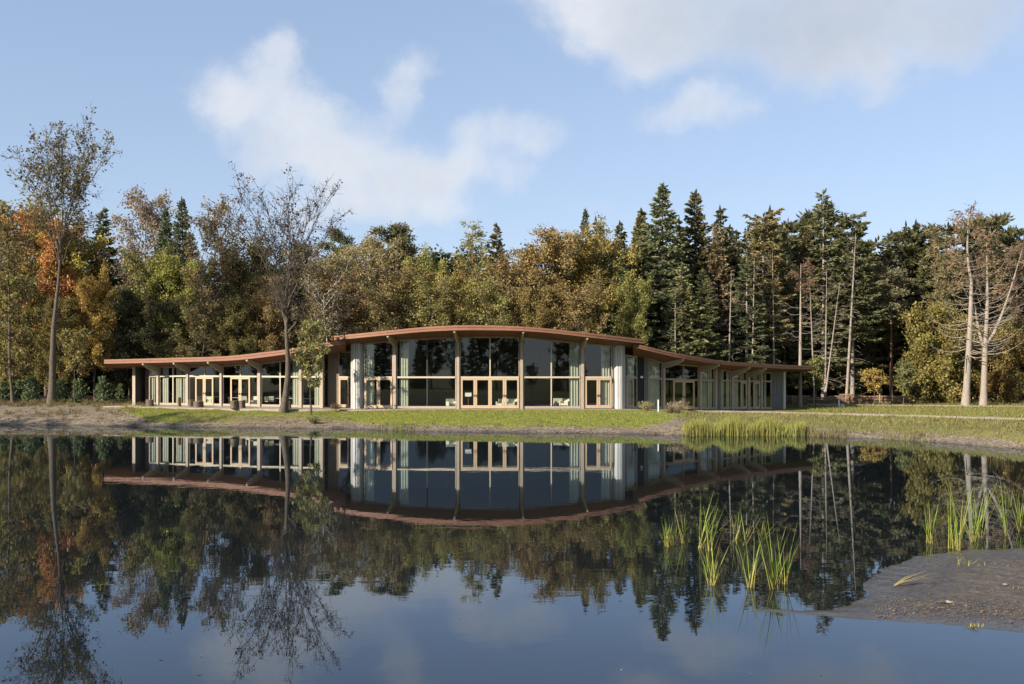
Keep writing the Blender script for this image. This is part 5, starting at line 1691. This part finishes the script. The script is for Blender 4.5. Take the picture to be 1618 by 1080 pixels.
low_stuff(1022, 84.6, 17, 34, (.38, .33, .13), 'pale yellow shrub in front of the black boarded wall', base=1.12)
low_stuff(1072, 80.5, 24, 40, (.42, .33, .20), 'tall pale feathery grass clump left of the reed bed', 'feather_grass')
low_stuff(1061, 80.0, 9, 20, (.16, .12, .06), 'low brown plant beside the pale feathery grass')
low_stuff(531, 85.2, 9, 18, (.20, .14, .06), 'small brown plant before the door left of the left pier', base=1.25)
low_stuff(497, 79.5, 11, 20, (.13, .14, .04), 'weedy bush on the bank at the foot of the staked young tree')
x = (1040 - 809) / FPX * 83; z0 = gz(x, 83)
tag(MB().box((x, 83, z0 - .1), .085, .085, P(1040, 631.5, 83).z - z0 + .1).box((x, 83, P(1040, 631.5, 83).z + .002), .06, .06, .03).build('marker_post', M['white']), 'thin white marker post beside the pale yellow shrub', 'post')
x = (492.5 - 809) / FPX * 83.2; z0 = gz(x, 83.2)
tag(MB().tube([(x, 83.2, z0 - .2), (x, 83.2, z0 + .9)], [.04, .04], 8).box((x - .06, 83.2, z0 + .72), .16, .05, .05).build('tree_stake', M['steel']), 'dark stake tied to the young tree right of the leafless tree', 'stake')
# white flat topped post and pale box on the far lawn
Y = 103.; x = (1325.5 - 809) / FPX * Y; z0 = gz(x, Y)
r = empty('bollard_lamp', (x, Y, z0)); tag(r, 'white flat capped bollard on the grass in front of the log pile', 'bollard')
zt = P(1325, 629.5, Y).z
MB().tube([(x, Y, z0 - .05), (x, Y, zt)], [.09, .08], 12).build('post', M['white'], r)
MB().tube([(x, Y, zt + .002), (x, Y, zt + .06), (x, Y, zt + .10)], [.26, .27, .16], 16).build('cap', M['white'], r)
x = (1330.5 - 809) / FPX * Y; z0 = gz(x, Y)
r = empty('service_box', (x, Y, z0)); tag(r, 'low pale grey box right beside the white bollard', 'box')
MB().box((x, Y, z0 - .03), .36, .3, .38).build('body', M['board_white'], r); MB().box((x, Y, z0 + .352), .40, .34, .04).build('lid', M['board_grey'], r)

# log pile wall along the wood edge: each log a piece
Yl = 110.0
xl0 = (1243 - 809) / FPX * Yl
r = empty('log_pile', (xl0 + 6, Yl, gz(xl0 + 6, Yl))); tag(r, 'long low stacked log wall along the edge of the wood right of the pavilion', 'log pile')
for row in range(6):
    xx = xl0 - .5 + rr.uniform(0, 1.2); xend = (1432 - 809) / FPX * Yl
    while xx < xend - .6:
        L_ = rr.uniform(1.2, 3.0); R = rr.uniform(.085, .125)
        zz_ = gz(xx, Yl) + .10 + row * .185 + rr.uniform(-.015, .015); tl = rr.uniform(-.03, .03)
        if row >= 4 and rr.random() < .45: xx += L_; continue
        yy = Yl + rr.uniform(-.10, .10)
        lo = MB().tube([(xx, yy, zz_), (xx + L_ / 2, yy + .01, zz_ + tl / 2 + rr.uniform(-.012, .012)), (xx + L_ - .05, yy, zz_ + tl)], [R, R * .96, R * .9], 8, True).build('log', M['log'], r)
        xx += L_
for k, px in enumerate([1252, 1285.5, 1337, 1361, 1390, 1410]):
    x = (px - 809) / FPX * 109.5; z0 = gz(x, 109.5)
    tag(MB().tube([(x, 109.5, z0 - .2), (x + .01, 109.5, z0 + 1.0 + .12 * (k % 3)), (x + .01, 109.5, z0 + 1.04 + .12 * (k % 3))], [.07, .065, .04], 8).build('stake', M['bark_pale']),
        ['leftmost stake by the log wall beside the pavilion corner', 'stake by the log wall under the young olive tree', 'stake by the log wall just right of the white bollard', 'tallest stake by the middle of the log wall', 'stake by the log wall right of the golden young tree', 'rightmost stake near the end of the log wall'][k], 'stake', 'stakes along the log wall')

# ------------------------------------------------------------------ behind the glass
def curtain(px0, px1, back, label, full=True, rec=0.0):
    a, b = fp(px0, back + rec), fp(px1, back + rec); L_ = (b - a).length; n = max(12, int(L_ * 22))
    d = (b - a) / L_; nr = Vector((d.y, -d.x)); vs, fs = [], []
    for i in range(n + 1):
        t = i / n; q = a + (b - a) * t + nr * (.055 * math.sin(t * L_ * 26 + px0) + .02 * math.sin(t * L_ * 61))
        px = px0 + (px1 - px0) * t
        z0 = FZ(px) + .03; z1 = ztop(px) - .12 if full else FZ(px) + 2.7
        vs += [(q.x, q.y, z0), (q.x, q.y, z1)]
    fs = [(2 * i, 2 * i + 2, 2 * i + 3, 2 * i + 1) for i in range(n)]
    tag(MB().add(vs, fs).build('curtain', M['curtain'], None, True), label, 'curtain', 'curtains behind the glass')


for a in [(238.2, 243.2, .17, 'narrow pale curtain in the first window next to the end wall'), (255, 264.5, .17, 'pale curtain in the left half of the window behind the slim tall stump'),
          (275.5, 285, .22, 'thin curtain just right of the mullion of the window behind the slim tall stump'), (287, 294, .17, 'pale curtain at the right jamb of the window behind the slim tall stump'),
          (461, 472.5, .17, 'pale curtain immediately right of the slanting trunk'), (495.5, 505, .17, 'pale curtain behind the thin stem of the young tree'),
          (577, 590, .22, 'grey curtain in the door bay right of the left pier'), (631, 645, .22, 'curtain at the left end of the big dark bay left of the middle doors'), 
          (900, 915.5, .22, 'pale green curtain at the right end of the bay right of the middle doors'), (950.5, 965, .22, 'pale green curtain in the door bay left of the right pier'),
          (993, 1005, .17, 'dim curtain in the narrow bay right of the right pier'), (1025, 1045, .22, 'wide grey green curtain in the window right of the black wall'),
          (1110, 1127, .22, 'grey green curtain right of the right wing double door'), (1140, 1145, .17, 'left curtain of the narrow window in the right wing'), (1149.5, 1154, .17, 'right curtain of the narrow window in the right wing'),
          (1160.5, 1168, .17, 'curtain left of the first single door of the right wing'), (1173, 1178.5, .22, 'curtain behind the first single door of the right wing'), (1193, 1199.5, .22, 'curtain behind the last door of the right wing'), (1209, 1213, .17, 'last narrow curtain by the grey boarded corner')]:
    curtain(*a)


def armchair(px, dY, label, rz):
    a = fp(px); x, Y = a.x, a.y + dY; x = (px - 809) / FPX * Y; z0 = FZ(px)
    r = empty('armchair', (x, Y, z0), rz); tag(r, label, 'armchair', 'pale armchairs inside')
    def part(nm, mat, *bx):
        m_ = MB()
        for c, sx, sy, sz in bx: m_.box(c, sx, sy, sz)
        me = bpy.data.meshes.new(nm); me.from_pydata([tuple(v) for v in m_.v], [], m_.f); me.materials.append(M[mat]); link(nm, me, r)
    part('seat', 'cloth', ((0, 0, .22), .62, .6, .2)); part('backrest', 'cloth', ((0, .33, .2), .8, .14, .62))
    part('armrest', 'cloth', ((-.38, -.02, .2), .13, .62, .38)); part('armrest', 'cloth', ((.38, -.02, .2), .13, .62, .38))
    for sx in (-.33, .33):
        for sy in (-.26, .33): part('leg', 'wood_in', ((sx, sy, 0), .05, .05, .2))


armchair(714, 1.2, 'pale armchair at the right end of the big bay left of the middle doors', .5)
armchair(792.5, 1.3, 'pale armchair behind the third leaf of the middle doors', -.4)
armchair(806, 1.1, 'pale armchair behind the fourth leaf of the middle doors', .1)
armchair(813, 1.9, 'pale armchair further back behind the rightmost leaf of the middle doors', -.7)
armchair(883, 3.0, 'dim armchair deep inside the bay right of the middle doors', .2)
armchair(893, 2.0, 'dim armchair beside the curtain right of the middle doors', -.5)
armchair(318, 1.6, 'pale armchair behind the left leaf of the first door pair', .6)
armchair(330, 1.3, 'pale armchair behind the right leaf of the first door pair', -.2)


def table(px, dY, label):
    a = fp(px); Y = a.y + dY; x = (px - 809) / FPX * Y; z0 = FZ(px)
    r = empty('table', (x, Y, z0)); tag(r, label, 'table', 'tables inside the left wing')
    MB().box((x, Y, z0 + .71), 1.4, .75, .04).build('table_top', M['cloth'], r)
    for sx in (-.62, .62):
        for sy in (-.3, .3): MB().box((x + sx, Y + sy, z0), .06, .06, .708).build('leg', M['wood_in'], r)


def chair(px, dY, rz, label):
    a = fp(px); Y = a.y + dY; x = (px - 809) / FPX * Y; z0 = FZ(px)
    r = empty('chair', (x, Y, z0), rz); tag(r, label, 'chair', 'dining chairs inside the left wing')
    def part(nm, mat, c, sx, sy, sz):
        m_ = MB().box(c, sx, sy, sz); me = bpy.data.meshes.new(nm); me.from_pydata([tuple(v) for v in m_.v], [], m_.f); me.materials.append(M[mat]); link(nm, me, r)
    part('seat', 'cloth', (0, 0, .43), .44, .44, .05); part('backrest', 'cloth', (0, .21, .55), .44, .035, .34)
    for sx in (-.19, .19):
        part('leg', 'steel', (sx, -.18, 0), .03, .03, .428); part('leg', 'steel', (sx, .2, 0), .03, .03, .548)


table(374, 2.2, 'table behind the left leaf of the second door pair'); chair(386, 1.6, .22, 'chair behind the right leaf of the second door pair'); chair(401, 1.6, -.5, 'chair in the glazing right of the second door pair')
table(436, 1.6, 'table in the window left of the slanting trunk'); chair(424, 1.3, .9, 'chair at the left end of the table beside the slanting trunk'); chair(429, 2.6, 3.3, 'chair behind the table beside the slanting trunk')
table(457, 1.8, 'table partly behind the slanting trunk'); table(487, 1.4, 'table behind the thin stem of the young tree'); chair(481, 1.3, 1.2, 'chair left of the table behind the young tree')
# lectern
a = fp(740); Y = a.y + 1.3; x = (740 - 809) / FPX * Y
r = empty('lectern', (x, Y, 1.3)); tag(r, 'slim music stand with a tilted white top behind the leftmost middle door', 'stand')
MB().hexa([(x - .28, Y - .16, 2.30), (x + .28, Y - .16, 2.30), (x + .28, Y + .12, 2.62), (x - .28, Y + .12, 2.62)], [(x - .28, Y - .19, 2.33), (x + .28, Y - .19, 2.33), (x + .28, Y + .09, 2.65), (x - .28, Y + .09, 2.65)]).build('top', M['white'], r)
MB().tube([(x, Y, 1.3), (x, Y, 2.40)], [.03, .025], 8).build('pole', M['wood_in'], r); MB().box((x, Y, 1.3), .4, .4, .04).build('foot', M['wood_in'], r)
# chandelier: dark drum shades on radiating arms
a = fp(773); Y = a.y + 4.0; x = (772 - 809) / FPX * Y; zc = P(772, 548, Y).z
r = empty('chandelier', (x, Y, zc)); tag(r, 'dark chandelier with radiating arms hanging behind the middle upper panes', 'chandelier')
MB().tube([(x, Y, zc + 1.25), (x, Y, zc - .2)], [.03, .03], 6).build('rod', M['steel'], r)
for k in range(12):
    t = k / 12 * 2 * math.pi
    MB().tube([(x, Y, zc + .35), (x + math.cos(t) * .8, Y + math.sin(t) * .8, zc + .35), (x + math.cos(t) * 1.7, Y + math.sin(t) * 1.7, zc + .1)], [.03, .025, .02], 5).build('arm', M['steel'], r)
for sx in (-.45, .45):
    MB().tube([(x + sx, Y, zc - .95), (x + sx, Y, zc - .6), (x + sx, Y, zc - .25)], [.30, .36, .28], 14).build('shade', M['black'], r)
